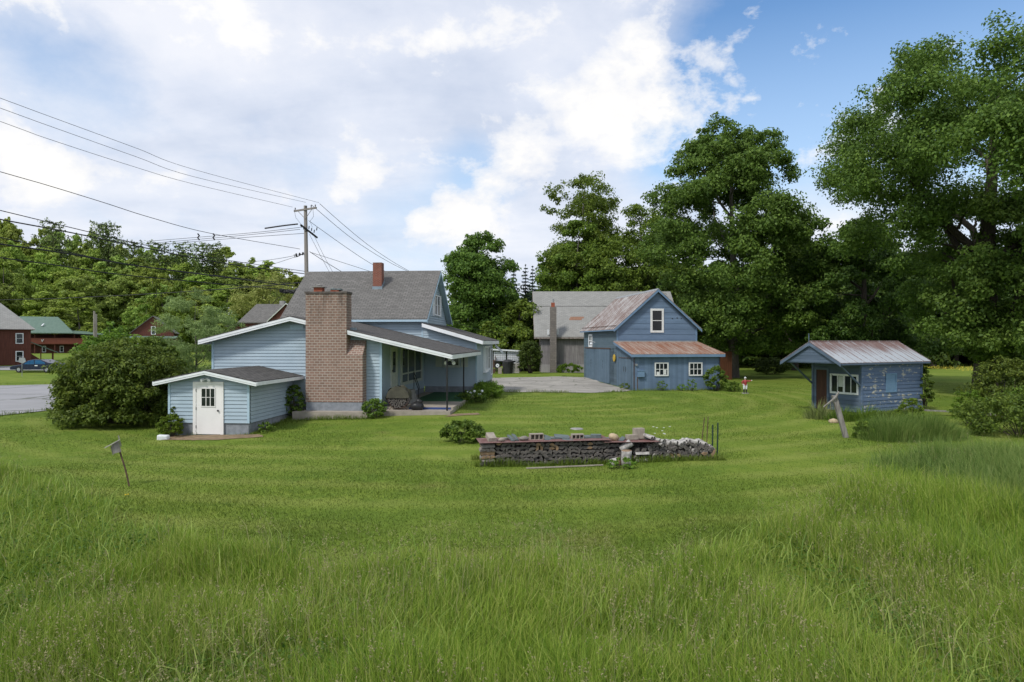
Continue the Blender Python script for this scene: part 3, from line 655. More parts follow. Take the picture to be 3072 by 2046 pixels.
# porch gable end
MB().prism([(-1.95,-.2,2.62),(-1.95,sB+.2,2.62),(-1.95,sB/2,3.56)], (.05,0,0)).build('gable_wall', BLUED, shd)
pl = MB()
for k in range(5):
    z = 2.66 + .16*k; h = (3.56 - z)/(.94)*(sB/2+.15)
    pl.box(-1.965,-1.951, sB/2-h, sB/2+h, z, z+.145)
pl.build('gable_boards', BLUED, shd)
fb = MB(); fascia(fb, (-2.05,-.36,2.66), (-2.05,sB/2,rd), .16, (-.03,0,0), .03); fascia(fb, (-2.05,sB+.36,2.66), (-2.05,sB/2,rd), .16, (-.03,0,0), .03)
fascia(fb, (-2.0,-.36,2.66), (5.3,-.36,2.66), .09, (0,.03,0), .03); fb.build('fascia', BLUED, shd)
MB().box(-1.9,0,-.1,sB+.1,2.59,2.615).build('porch_ceiling', BLUED, shd)
MB().tube([(-2.09,sB/2,rd-.25),(-2.09,sB/2,rd+.42)], .02, 5).build('finial', BLUED, shd)
for b in (.02, sB-.02): MB().prism([(-1.75,b-.04,2.58),(-1.65,b-.04,2.58),(-.02,b-.04,1.5),(-.02,b-.04,1.4)], (0,.08,0)).build('porch_brace', BLUED, shd)
d = MB().fbox(s2, 1.95,2.6,.02,.045,.12,2.2).build('door', REDD, shd)
MB().fbox(s2, 1.83,1.95,.02,.06,.12,2.32).fbox(s2, 2.6,2.72,.02,.06,.12,2.32).fbox(s2,1.95,2.6,.02,.06,2.2,2.32).build('door_frame', BLUED, d)
w = MB().fbox(s2,.12,.22,.02,.07,.98,2.02).fbox(s2,1.66,1.76,.02,.07,.98,2.02).fbox(s2,.22,1.66,.02,.07,.98,1.08).fbox(s2,.22,1.66,.02,.07,1.92,2.02).fbox(s2,.89,.99,.02,.065,1.08,1.92)
for a in (.55, 1.32): w.fbox(s2,a-.02,a+.02,.02,.05,1.08,1.92)
w = w.build('window', PEELW, shd); MB().fbox(s2,.2,1.68,.02,.03,1.06,1.94).build('pane', GLASS, w)
MB().fbox(s2,1.02,1.28,.031,.034,1.35,1.9).build('curtain', CREAM, w)
w = MB().fbox(s1,1.95,2.03,.02,.05,1.05,2.05).fbox(s1,2.78,2.86,.02,.05,1.05,2.05).fbox(s1,2.03,2.78,.02,.05,1.05,1.12).fbox(s1,2.03,2.78,.02,.05,1.98,2.05).fbox(s1,2.03,2.78,.0,.024,1.12,1.98).build('boarded_window', M('blue_board', (.16,.27,.40), (.14,.24,.36), rough=.6, scale=3), shd)

# ================================================================== grey barn
barn = thing('barn', (2.7, 78, 0), 0, 'weathered grey board barn with a long pale shingle roof behind the blue garage', 'barn')
bf = lambda a, z, o: (a, -o, z)
mb = MB()
for i in range(72): mb.fbox(bf, .6+i*.22, .6+i*.22+.205, 0, .02+.012*(i % 3 == 0), .2, 4.45)
mb.box(.6,16.5,.002,.2,0,4.45); mb.build('wall', BARNW, barn)
MB().prism([(.6,.05,0),(.6,13,0),(.6,13,4.4),(.6,6.5,9.7),(.6,.05,4.4)], (.1,0,0)).build('wall', BARNW, barn)
MB().fbox(bf, .62, 16.4, .03, .06, .0, 1.1).build('base_boards', M('pale_boards', (.36,.35,.35), (.26,.25,.25), rough=.9, scale=2, stretch=(6,6,.4)), barn)
slab('roof', [(-.15,-.5,4.28),(16.9,-.5,4.28),(16.9,6.5,9.92),(-.15,6.5,9.92)], .1, SHINGLEB, barn)
slab('roof', [(-.15,13.5,4.28),(16.9,13.5,4.28),(16.9,6.5,9.92),(-.15,6.5,9.92)], .1, SHINGLEB, barn)
mb = MB(); fascia(mb, (-.15,-.5,4.28), (16.9,-.5,4.28), .16, (0,-.03,0), .09); fascia(mb, (-.15,-.5,4.28), (-.15,6.5,9.92), .22, (-.04,0,0), .06); mb.build('fascia', M('brown_fascia', (.14,.10,.09), (.30,.27,.25), rough=.9, scale=4), barn)
def on_slope(y): return 4.28 + (y + .5) * 5.64 / 7.0 + .012
mb = MB()
for x0, x1, y0, y1 in ((4.0,5.5,1.9,2.15),(4.15,5.75,2.15,2.42)): mb.face([(x0,y0,on_slope(y0)),(x1,y0,on_slope(y0)),(x1,y1,on_slope(y1)),(x0,y1,on_slope(y1))])
mb.build('roof_patch', M('bare_roof_patch', (.27,.15,.10), (.20,.115,.08), rough=.9), barn)
MB().tube([(-.1,4.05,on_slope(4.05)),(16,4.05,on_slope(4.05))], .035, 5).build('roof_strip', BLACK, barn)
c = MB().box(1.6,2.3,-1.25,-.56,0,7.6).build('chimney', BLOCKM, barn)
MB().box(1.72,2.12,-1.12,-.72,7.6,8.1).build('flue', CLAY, c); MB().tube([(1.95,-.9,8.1),(1.95,-.9,8.5)], .1, 10).build('flue_pipe', GREYP, c)
MB().box(1.3,1.5,-.56,-.52,4.5,5.1).build('flashing', PLAST, c); MB().box(2.4,2.6,-.56,-.52,4.5,5.2).build('flashing', PLAST, c)

# rust brown panel fence right of the garage
o = thing('board_fence', (20.2, 66, 0), 0, 'rust brown board panel standing behind the right end of the blue garage', 'fence')
mb = MB()
for i in range(8): mb.box(-.2+i*.16, -.2+i*.16+.15, 0, .03, 0, 2.75)
mb.build('boards', RUSTB, o); MB().box(-.25,-.2,.03,.1,0,2.7).box(1.0,1.08,.03,.1,0,2.7).build('post', RUSTB, o)
# white house beyond
wh = thing('white_house', (-1.5, 104, 0), R(0), 'white clapboard gable house half hidden by trees left of the grey barn', 'house')
f3 = lambda a, z, o: (a, -o, z)
lap_wall('wall', [(0,0),(9,0),(9,4.6),(4.5,8.3),(0,4.6)], f3, M('white_clapboard', (.72,.74,.76), (.62,.64,.66), rough=.6), wh, .18, .02)
slab('roof', [(-.4,-.4,4.5),(4.5,-.4,8.55),(4.5,9,8.55),(-.4,9,4.5)], .1, SHINGLED, wh); slab('roof', [(9.4,-.4,4.5),(4.5,-.4,8.55),(4.5,9,8.55),(9.4,9,4.5)], .1, SHINGLED, wh)
mb = MB(); fascia(mb, (-.4,-.4,4.5), (4.5,-.4,8.55), .3, (0,-.04,0), .1); fascia(mb, (9.4,-.4,4.5), (4.5,-.4,8.55), .3, (0,-.04,0), .1); mb.build('fascia', WHITE, wh)
window(wh, f3, 4.1, 4.9, 5.2, 6.6, 1, 2)

# ================================================================== red buildings across the road
def gable_house(name, loc, rz, label, cat, Wd, L, he, hr, wall, roofm, over=.5, front='gable'):
    h = thing(name, loc, rz, label, cat)
    a = lambda s, z, o: (s, -o, z)
    mb = MB().prism([(0,0,-.5),(Wd,0,-.5),(Wd,0,he),(Wd/2,0,hr),(0,0,he)], (0, L, 0))
    for i in range(int(Wd / .3)):
        s = i*.3+.1; top = he + (hr-he)*(1-abs(s-Wd/2)/(Wd/2)) - .05; mb.fbox(a, s, s+.05, 0, .03, 0, top)
    for i in range(int(L / .3)): mb.box(Wd, Wd+.03, i*.3+.1, i*.3+.15, 0, he)
    mb.build('wall', wall, h)
    sl_ = (hr-he)/(Wd/2); dz = .08
    slab('roof', [(-over,-over,he-over*sl_+dz),(Wd/2,-over,hr+dz),(Wd/2,L+over,hr+dz),(-over,L+over,he-over*sl_+dz)], .12, roofm, h)
    slab('roof', [(Wd+over,-over,he-over*sl_+dz),(Wd/2,-over,hr+dz),(Wd/2,L+over,hr+dz),(Wd+over,L+over,he-over*sl_+dz)], .12, roofm, h)
    return h, a
# tall house at the left edge, hipped roof
h = thing('red_house', (-67.9, 79, .5), R(37), 'two storey brown red house with pale hipped roof behind the dark car', 'house')
a = lambda s, z, o: (s, -o, z)
mb = MB().box(0, 10, 0, 10, -.6, 5.0)
for i in range(33): mb.fbox(a, i*.3+.1, i*.3+.15, 0, .03, 0, 5.0)
mb.build('wall', REDW, h)
rp = [(-.5,-.5,4.72),(10.5,-.5,4.72),(10.5,10.5,4.72),(-.5,10.5,4.72),(3.2,5,8.3),(6.8,5,8.3)]
MB().add(rp, [(0,1,5,4),(1,2,5),(2,3,4,5),(3,0,4),(0,3,2,1)]).build('roof', SHINGLEB, h)
for z0 in (2.95, .75): window(h, a, 8.45, 9.25, z0, z0+1.3, 1, 2, fw=.1)
MB().fbox(a, 0, 10, .035, .06, 2.35, 2.47).build('belt_board', REDW, h)
st = MB().prism([(10.05,1.2,-.4),(12.4,1.2,-.4),(12.4,1.2,-.1),(10.05,1.2,1.7)], (0,.12,0)).prism([(10.05,2.4,-.4),(12.4,2.4,-.4),(12.4,2.4,-.1),(10.05,2.4,1.7)], (0,.12,0))
for k in range(9): st.box(10.1+.25*k, 10.38+.25*k, 1.32, 2.4, 1.4-.18*k, 1.45-.18*k)
st.box(11.0,11.12,1.05,1.17,-.4,2.3).box(12.3,12.42,1.05,1.17,-.4,1.9).box(12.3,12.42,2.55,2.67,-.4,1.9)
st.build('stair', REDW, h)
slab('stair_roof', [(10.02,.7,3.2),(12.9,.7,1.85),(12.9,3.1,1.85),(10.02,3.1,3.2)], .1, GREENR, h)
# long lodge with green roof and gallery
lg = thing('lodge', (-102, 140, 1.3), R(30), 'long brown red lodge with green metal roof and a dark upper gallery', 'lodge'); lg.scale = (.86, 1, 1)
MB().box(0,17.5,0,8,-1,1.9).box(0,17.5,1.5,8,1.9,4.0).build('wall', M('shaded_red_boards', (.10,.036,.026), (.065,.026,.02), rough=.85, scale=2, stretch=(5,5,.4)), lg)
MB().box(0,17.3,-1.7,-1.6,1.95,3.15).box(0,17.3,-1.6,1.5,1.85,1.95).build('gallery_rail', M('red_rail_boards', (.20,.062,.04), (.15,.048,.034), rough=.8, scale=2, stretch=(5,5,.3)), lg)
for x in (0.1, 4, 8, 12, 17): MB().box(x,x+.16,-1.58,-1.42,-.6,4.05).build('post', REDW, lg)
slab('roof', [(-3,-2.1,4.25),(12,-2.1,4.25),(8.4,3,7.7),(-3,3,7.7)], .15, GREENR, lg)
slab('roof', [(12,-2.1,4.25),(12,8.5,4.25),(8.4,3,7.7)], .15, GREENR, lg)
slab('roof', [(11.6,-2.1,4.2),(18.2,-2.1,3.95),(18.2,3.5,4.4),(11,3.5,4.9)], .12, GREENR, lg)
MB().prism([(5.2,-.3,5.6),(5.5,-.3,5.6),(5.9,.1,6.1),(5.6,.1,6.1)], (0,-.1,.1)).build('roof_vent', PLAST, lg)
for x in (2.2, 5.4, 9, 13): window(lg, lambda s, z, o: (s, -o, z), x, x+.8, .2, 1.5, 1, 2, fw=.1)
MB().tube([(5.6,-1.75,2.4),(5.5,-1.78,2.75),(5.4,-1.78,2.85)], .05, 5).tube([(5.6,-1.75,2.4),(5.8,-1.78,2.75),(5.9,-1.78,2.85)], .05, 5).build('antlers', PLAST, lg)
# small red gable house in the middle
h, a = gable_house('red_house', (-66.3, 119, 1.2), R(22), 'small brown red gable house with low front wing seen above the big round bush', 'house', 6.6, 9, 4.2, 7.0, REDW, SHINGLE, .3)
window(h, a, 3.0, 3.75, 3.75, 5.2, 1, 2, fw=.1)
MB().box(-1.9,6.6,-3.2,-.05,-1,3.0).build('front_wing', REDW, h)
slab('roof', [(-2.5,-3.7,3.15),(7.2,-3.7,3.15),(7.2,-.02,3.5),(-2.5,-.02,3.5)], .12, GREENR, h)
b_ = lambda s, z, o: (s, -3.2 - o, z)
for s in (-.95, 1.3, 4.0): window(h, b_, s, s+1.1, 1.55, 2.75, 1, 2, fw=.12)
# big red house behind the blue roof
h = thing('red_house', (-38.2, 95, .6), 0, 'brown red house with broad grey roof and cross gable just behind the blue house', 'house')
MB().box(.4,18,.4,7.5,-.6,5.75).build('wall', REDW, h)
slab('roof', [(0,0,5.8),(18.5,0,5.8),(17,3.9,8.55),(1.2,3.9,8.55)], .12, SHINGLE, h)
slab('roof', [(0,7.9,5.8),(0,0,5.8),(1.2,3.9,8.55)], .12, SHINGLE, h); slab('roof', [(18.5,7.9,5.8),(18.5,0,5.8),(17,3.9,8.55),(1.2,3.9,8.55),(0,7.9,5.8)], .12, SHINGLE, h)
dm = MB().prism([(4.7,-.3,5.2),(9.2,-.3,5.2),(9.2,-.3,6.3),(6.95,-.3,8.35),(4.7,-.3,6.3)], (0,4,0)).build('dormer', REDW, h)
MB().prism([(4.3,-.6,5.95),(6.95,-.6,8.45),(6.95,3.9,8.45),(4.3,3.9,5.95)], (0,0,-.1)).prism([(9.6,-.6,5.95),(6.95,-.6,8.45),(6.95,3.9,8.45),(9.6,3.9,5.95)], (0,0,-.1)).build('dormer_roof', SHINGLE, dm)
fb = MB(); fascia(fb, (4.3,-.6,5.97), (6.95,-.6,8.47), .16, (0,-.03,0)); fascia(fb, (9.6,-.6,5.97), (6.95,-.6,8.47), .16, (0,-.03,0)); fb.build('dormer_fascia', CREAM, dm)
window(dm, lambda s, z, o: (s, -.3 - o, z), 6.55, 7.35, 5.85, 7.2, 1, 2, fw=.1)
MB().box(4.6,5.3,3.6,4.3,8.3,9.0).build('chimney', CONC, h)
MB().box(-1.5,.38,1,6,-1,5.3).build('side_wing', REDW, h); slab('side_wing_roof', [(-2.0,.5,5.3),(.36,.5,5.75),(.36,6.5,5.75),(-2.0,6.5,5.3)], .12, SHINGLED, h)
# ================================================================== pole and wires
PX, PY = -17.35, 58.0
pz = g(PX, PY)
pole = thing('utility_pole', (PX, PY, pz), 0, 'grey wooden utility pole with a tilted crossarm rising behind the blue house roof', 'utility pole', 'utility poles')
top = 15.25 - pz
MB().tube([(.0,0,-.5),(-.02,0,5),(-.12,0,10),(-.2,0,top)], [.2,.185,.165,.14], 12).build('pole', POLEW, pole)
ad = Vector((2.5, -1.6, 0)).normalized()
MB().obox((-.17,-.18,14.9-pz), (2.75,.12,.14), Matrix.Rotation(math.atan2(-1.6,2.5), 3, 'Z')).build('crossarm', GREYW, pole)
mb = MB()
for s in (-1, 1): mb.tube([Vector((-.17,-.25,14.85-pz)) + ad*.9*s, Vector((-.15,-.2,14.1-pz))], .025, 5)
mb.build('brace', GREYW, pole)
for s in (-1.25, .1, .75, 1.25): MB().tube([Vector((-.17,-.18,14.97-pz)) + ad*s, Vector((-.17,-.18,15.17-pz)) + ad*s], [.03,.05], 8).build('insulator', BLACK, pole)
MB().obox((.15,-.15,13.05-pz), (1.9,.11,.13), Matrix.Rotation(R(52), 3, 'Z') @ Matrix.Rotation(R(28), 3, 'Y')).build('crossarm', BLACK, pole)
mb = MB()
for k in range(7):
    p = Vector((-.5+.22*k, -.25, 13.35-pz-.12*(k % 3) - .04*k)); mb.tube([p, p + Vector((.05,-.05,.25))], .045, 6)
mb.tube([(-1.1,-.2,14.9-pz),(-.95,-.2,14.2-pz),(-.4,-.2,13.5-pz)], .015, 4).tube([(.5,-.2,14.9-pz),(.55,-.2,14.3-pz),(.25,-.2,13.9-pz),(.45,-.2,13.4-pz)], .015, 4)
mb.build('hardware', BLACK, pole)
mb = MB()
for k in range(3): mb.ball((-.35-.28*k,-.2,11.15-pz-.05*k), (.09,.06,.13), k, .2)
mb.tube([(-1.1,-.2,11.1-pz),(-1.05,-.2,10.85-pz),(-.8,-.2,10.9-pz),(-.3,-.2,11.2-pz)], .03, 5)
mb.build('cable_splice', BLACK, pole)
def wire(label, pts, far, rad, name='power_line', near=None):
    # the wire hangs in one vertical plane from the pole towards the point far on the ground plan
    ax, ay = (PX, PY) if near is None else near
    out = []
    for px, py in pts:
        r = (px - 1536) / F
        dx, dy = far[0] - ax, far[1] - ay
        t = (r * ay - ax) / (dx - r * dy)
        out.append(at(px, py, ay + dy * t))
    a, b = out[-2], out[-1]
    if label.endswith('far'): label = label[:-4]
    else: out.append(b + (b - a).normalized() * 14)
    # smooth through the points
    sm = []
    for i in range(len(out) - 1):
        p0, p1, p2, p3 = out[max(i-1,0)], out[i], out[i+1], out[min(i+2, len(out)-1)]
        for k in range(7):
            t = k / 7; sm.append(.5*((2*p1)+(p2-p0)*t+(2*p0-5*p1+4*p2-p3)*t*t+(3*p1-p0-3*p2+p3)*t**3))
    sm.append(out[-1])
    o = MB().tube(sm, rad, 4).build(name, WIREM, None, True)
    return tag(o, label, 'cable', 'overhead lines from the utility pole')
LF = (-34, 14); LL = (-90, 92); RR = (4, 118)
wire('thin overhead line, topmost of the three sweeping from the crossarm to the upper left', [(957,604),(577,503),(408,440),(143,343),(0,290)], LF, .014)
wire('thin overhead line, middle one of the three sweeping from the crossarm to the upper left', [(917,603),(577,525),(408,466),(143,372),(0,320)], LF, .014)
wire('thin overhead line, lowest of the three sweeping from the crossarm to the upper left', [(877,617),(577,547),(408,498),(143,412),(0,360)], LF, .014)
wire('black cable running alone across the sky below the three thin top lines', [(900,743),(632,696),(450,648),(306,602),(143,552),(0,511)], LF, .022)
wire('overhead cable crossing the tops of the hill trees, uppermost of that bundle', [(915,810),(640,770),(421,728),(272,693),(0,627)], LF, 0.027)
wire('thick cable just under the uppermost line over the hill trees', [(912,817),(680,787),(408,734),(204,692),(0,654)], LF, 0.042)
wire('overhead cable over the wooded hill above the thickest one', [(905,847),(765,836),(408,792),(204,752),(0,708)], LF, 0.030)
wire('thickest black cable sagging across the wooded hill', [(885,855),(700,831),(408,793),(204,757),(0,728)], LF, 0.051)
wire('lowest black cable falling left to right across the wooded hill', [(866,866),(640,846),(357,819),(180,793),(0,769)], LF, 0.039)
wire('dark cable rising from low on the left to the pole across the hill', [(905,843),(700,861),(459,877),(200,890),(0,896)], LL, 0.045)
wire('upper one of three thin lines running level left of the pole far', [(900,678),(780,692),(640,704),(440,720)], LL, .022)
wire('middle one of three thin lines running level left of the pole far', [(900,684),(780,697),(640,710),(440,727)], LL, .022)
wire('bottom one of three thin lines running level left of the pole far', [(914,696),(780,705),(640,716),(440,733)], LL, .022)
wire('thick short black tube on the upper level line beside the pole far', [(893,668),(850,673),(795,681)], LL, .07, 'line_cover')
wire('thin line dropping left from the middle of the pole far', [(912,757),(820,774),(700,787)], (-70, 130), .02)
wire('steeper thin line dropping left from the middle of the pole far', [(912,758),(820,788),(740,812)], (-60, 140), .02)
wire('right hand top line running down from the crossarm behind the roof far', [(959,607),(1037,676),(1110,735),(1180,782),(1240,816)], RR, .02)
wire('second line running down right from the crossarm behind the roof far', [(934,610),(1037,697),(1110,748),(1180,789),(1240,817)], RR, .02)
wire('line running down right from below the crossarm to the red brick chimney far', [(926,658),(1037,737),(1110,785),(1180,822)], RR, .02)
wire('short black cable dropping right from mid pole to the roof ridge far', [(929,751),(980,784),(1040,820)], RR, .024)
wire('thin cable from mid pole to the foot of the red brick chimney far', [(935,754),(1020,781),(1104,808),(1150,822)], RR, .02)
wire('steep guy wire leaning right from the pole, nearer the pole far', [(928,698),(960,760),(996,826)], (-12, 63), .015, 'guy_wire')
wire('steep guy wire leaning right from the pole, farther from the pole far', [(938,694),(970,760),(1006,826)], (-11, 62.5), .015, 'guy_wire')
wire('thin service line from the house gable towards the grey barn', [(1355,960),(1460,990),(1560,1004)], (0, 77), .014, near=(-4.6, 50))
mb = MB()
for k in range(6):
    mb.ball(at(846+9*k, 868+rnd.uniform(-4,4), 60), (.24,.2,.16), k, .3)
tag(mb.build('cable_coil', BLACK), 'black bundle of coiled cable hanging on a line left of the house roof', 'cable coil')
for px, lab in ((595, 'small black spreader on the level lines, farther from the pole'), (641, 'small black spreader on the level lines, nearer the pole')):
    r = (px - 1536) / F; dx, dy = LL[0]-PX, LL[1]-PY; t = (r*PY-PX)/(dx-r*dy); Y = PY+dy*t
    mb = MB().tube([at(px-2,697,Y), at(px+3,703,Y), at(px-2,709,Y), at(px+3,716,Y)], .07, 5)
    tag(mb.build('line_spreader', BLACK), lab, 'cable spreader', 'spreaders on the level lines')
for px, yt, Y, lab in ((283, 929, 112, 'grey utility pole in front of the wooded hill, taller of two'), (288.5, 938, 118, 'thin grey pole beside the taller one before the wooded hill')):
    b = at(px, 1060, Y); t = at(px, yt, Y); gz0 = g(b.x, Y)
    q = thing('utility_pole', (b.x, Y, gz0), 0, lab, 'utility pole', 'utility poles')
    MB().tube([(0,0,-.5),(0,0,t.z-gz0)], [.2,.16], 8).build('pole', POLEW, q)

# ================================================================== firewood
pile_o = Vector((-.91, 20.15)); pile_rz = R(8.6); ca, sa = math.cos(pile_rz), math.sin(pile_rz)
def pile(a, d, z=0.):
    x = pile_o.x + a*ca - d*sa; y = pile_o.y + a*sa + d*ca
    return Vector((x, y, g(x, y) + z))
def log_proto(kind, rad, ang, seed, L=.4, bark=None, end=None):
    rr = random.Random(seed); mb = MB()
    n = 7; arc = [(rad*math.sin(t)*rr.uniform(.93,1.05), rad*math.cos(t)*rr.uniform(.93,1.05)) for t in [ang*(2*i/n-1) for i in range(n+1)]]
    if ang < 3: core = [(rr.uniform(-.01,.01), rr.uniform(-.012,.012))] + arc
    else: core = arc[:-1]
    cx = sum(p[0] for p in core)/len(core); cz = sum(p[1] for p in core)/len(core)
    mb.prism([((p[0]-cx)*.93, 0, (p[1]-cz)*.93) for p in core], (0, L, 0), 1, 1)
    o_ = [(p[0]-cx, p[1]-cz) for p in arc]; i_ = [(q[0]*.94, q[1]*.94) for q in o_]
    for i in range(n):
        mb.prism([(o_[i][0],-.006,o_[i][1]),(o_[i+1][0],-.006,o_[i+1][1]),(i_[i+1][0],-.006,i_[i+1][1]),(i_[i][0],-.006,i_[i][1])], (0,L+.012,0), 0)
    o = mb.build('firewood_log', [bark or BARKL, end or ENDG]); col.objects.unlink(o); return o
protos = [log_proto('w', r_, a_, s_) for r_, a_, s_ in ((.105,1.35,1),(.115,1.1,2),(.10,1.55,3),(.13,.85,4),(.12,.7,5),(.09,1.8,6),(.115,1.4,7),(.125,.95,8))]
prot_t = [log_proto('w', r_, a_, s_, end=ENDT) for r_, a_, s_ in ((.11,1.2,11),(.10,1.5,12))]
prot_b = [log_proto('r', r_, 3.14, s_, L=.42, bark=BIRCH) for r_, s_ in ((.055,21),(.065,22),(.05,23))] + [log_proto('w', r_, a_, s_, L=.42, bark=BIRCH) for r_, a_, s_ in ((.085,1.4,24),(.08,1.0,25))]
def put_log(src, pos, rot, label, group):
    o = src.copy(); col.objects.link(o); o.location = pos; o.rotation_euler = rot; o.name = 'firewood_log'
    return tag(o, label, 'firewood', group)
L1 = 'split firewood log with weathered dark end in the long stack under the rusty sheets'; G1 = 'firewood in the long covered stack'
L2 = 'birch firewood log in the uncovered heap at the right end of the stack'; G2 = 'firewood in the uncovered birch heap'
nlog = 0
for row in range(6):
    a = .50 + .04*(row % 2)
    while a < 4.55:
        z = .055 + .113*row + rnd.uniform(-.014,.014)
        if not (a > 3.9 and row > 4):
            tan = row >= 4 and rnd.random() < .22
            src = rnd.choice(prot_t if tan else protos)
            put_log(src, pile(a, rnd.uniform(-.025,.04), z), (rnd.uniform(-.05,.05), rnd.choice([0, 0, 0, .3, -.3, 3.14, 1.5]) + rnd.uniform(-.35,.35), pile_rz + rnd.uniform(-.07,.07)), L1, G1); nlog += 1
        a += rnd.uniform(.128,.158)
for row in range(5):
    a = 5.2
    while a < 7.3:
        hmax = .60 - .09*(a-5.2) + .05*math.sin(a*5)
        z = .05 + .108*row + rnd.uniform(-.02,.02)
        if z < hmax:
            put_log(rnd.choice(prot_b + protos + prot_t[:1]) if row < 4 else rnd.choice(prot_b + protos[:2]), pile(a, rnd.uniform(-.04,.08), z), (rnd.uniform(-.12,.12), rnd.uniform(-3.1,3.1), pile_rz + rnd.uniform(-.2,.2)), L2, G2); nlog += 1
        a += rnd.uniform(.105,.135)
for k in range(18):
    a = 5.3 + .113*k + rnd.uniform(-.03,.03); hmax = .60 - .09*(a-5.2) + .05*math.sin(a*5)
    put_log(prot_b[k % 3], pile(a, .05+rnd.uniform(-.06,.12), hmax+.03+rnd.uniform(-.01,.03)), (rnd.uniform(-.15,.25), 0, pile_rz + R(rnd.uniform(8,40))), L2, G2); nlog += 1
# log cribs that hold the ends
for k in range(6):
    z = .05 + .108*k
    if k % 2 == 0:
        for d in (.02, .16, .3): put_log(rnd.choice(protos if k != 2 else prot_t), pile(.05+.13*(d/.14), -.02, z), (0, rnd.uniform(-.4,.4), pile_rz), 'dark split log laid end on in the crib at the left end of the stack', 'logs in the left crib')
    else:
        for d in (.0, .28): put_log(log_proto('w', .1, 1.5, 40+k, end=ENDT, bark=ENDT if k == 3 else BARKL), pile(.0, d+.06, z), (0, 1.57*(k == 3), pile_rz - R(90)), 'tan split log laid crosswise in the crib at the left end of the stack', 'crosswise logs in the left crib')
for k in range(4):
    z = .06 + .105*k
    for d in (.0, .22):
        if k % 2 == 0: put_log(prot_b[3], pile(4.72, d-.02, z), (0, 0, pile_rz - R(90)), 'white birch log laid crosswise in the crib beside the upright birch round', 'birch logs of the right crib')
        else: put_log(protos[k], pile(4.78+d, -.05, z), (0, rnd.uniform(-1,1), pile_rz), 'weathered log laid end on in the crib beside the upright birch round', 'dark logs of the right crib')
# the second row behind, only glimpsed between the front logs
mb = MB()
for row in range(5):
    a = .12
    while a < 7.2:
        if .05+.125*row < (.62 if a < 4.6 else .60-.09*max(a-5.2,0)) - .06:
            p = pile(a, .46, .06+.125*row); r_ = rnd.uniform(.055,.068)
            mb.tube([p, p + Vector((-sa*.5, ca*.5, 0))], r_, 6)
        a += .135
tag(mb.build('firewood', ENDG), 'back row of dark firewood glimpsed behind the front logs', 'firewood', kind='stuff')
def sheet(name, a0, a1, d0, d1, z, tilt, label):
    mb = MB(); n = 18
    for i in range(n):
        da = (d1-d0)/n
        z0 = z + (.008 if i % 3 == 0 else 0); p = [pile(a0, d0+da*i), pile(a1, d0+da*i), pile(a1, d0+da*(i+1)), pile(a0, d0+da*(i+1))]
        zz = [g(pile_o.x, pile_o.y)+z0+tilt*k for k in (0, 1, 1, 0)]
        mb.prism([(q.x, q.y, w_) for q, w_ in zip(p, zz)], (0,0,.01))
    return tag(mb.build(name, RUSTP), label, 'metal sheet', 'rusty roofing sheets on the firewood')
sheet('metal_sheet', -.06, 3.95, -.13, .95, .685, .01, 'long rusty red roofing sheet weighted with blocks on the firewood stack')
sheet('metal_sheet', 3.72, 5.45, -.16, .85, .63, -.02, 'short rusty roofing sheet at the right end, lower than the long one')
bz = .705
def hollow(a, d, z, L_, H_, D_, n, rz, mat, label, tilt=0.):
    mb = MB(); w_ = .025; hx, hz = L_/2, H_/2
    mb.box(-hx,hx,-D_/2,D_/2,-hz,-hz+w_).box(-hx,hx,-D_/2,D_/2,hz-w_,hz)
    for i in range(n+1):
        x = -hx + (L_-w_)*i/n; mb.box(x,x+w_,-D_/2,D_/2,-hz+w_,hz-w_)
    mb.box(-hx+w_,hx-w_,D_/2-.03,D_/2-.01,-hz+w_,hz-w_)
    o = mb.build('concrete_block', mat); o.location = pile(a, d, z + H_/2); o.rotation_euler = (tilt, 0, pile_rz + rz)
    return tag(o, label, 'concrete block', 'blocks weighting the firewood cover')
def solid(a, d, z, s, rot, mat, label, name, cat, group, jit=.0):
    mb = MB(); hx, hy, hz = [q/2 for q in s]; rr = random.Random(int(a*1000))
    top_ = [(x*hx*(1+rr.uniform(-jit,jit)), y*hy*(1+rr.uniform(-jit,jit))) for x, y in ((-1,-1),(0,-1.1),(1,-1),(1.05,0),(1,1),(0,1.05),(-1,1),(-1.05,0))] if jit else [(-hx,-hy),(hx,-hy),(hx,hy),(-hx,hy)]
    mb.prism([(x,y,-hz) for x, y in top_], (0,0,s[2]))
    o = mb.build(name, mat); o.location = pile(a, d, z + s[2]/2); o.rotation_euler = (rot[0], rot[1], pile_rz + rot[2]); return tag(o, label, cat, group)
GS = 'slates weighting the firewood cover'; GB = 'blocks weighting the firewood cover'; GR = 'stones weighting the firewood cover'
solid(.33,.30,bz+.02,(.24,.42,.14),(.28,0,.12), BLOCKT, 'tan solid concrete block tilted on the left end of the rusty sheet', 'concrete_block', 'concrete block', GB)
o = MB().ball((0,0,0),(.1,.09,.06),3,.12).build('stone', BLOCKT, None, True); o.location = pile(.62,.1,bz+.05); tag(o, 'small tan stone beside the leftmost tilted block', 'stone', GR)
solid(.74,.38,bz,(.22,.2,.06),(0,0,.4), STONEG, 'flat grey stone between the small tan stone and the twin slates', 'stone', 'stone', GR, .12)
solid(.93,.28,bz+.04,(.11,.42,.045),(.25,.2,.25), SLATE, 'green slate bar of a leaning pair, left one', 'slate', 'slate', GS, .05)
solid(1.06,.30,bz+.06,(.11,.42,.05),(.25,.3,.2), SLATE, 'green slate bar of a leaning pair, right one', 'slate', 'slate', GS, .05)
o = MB().ball((0,0,0),(.15,.14,.07),8,.14).build('stone', STONEG, None, True); o.location = pile(1.32,.25,bz+.06); tag(o, 'grey rounded flat stone left of the three hole block', 'stone', GR)
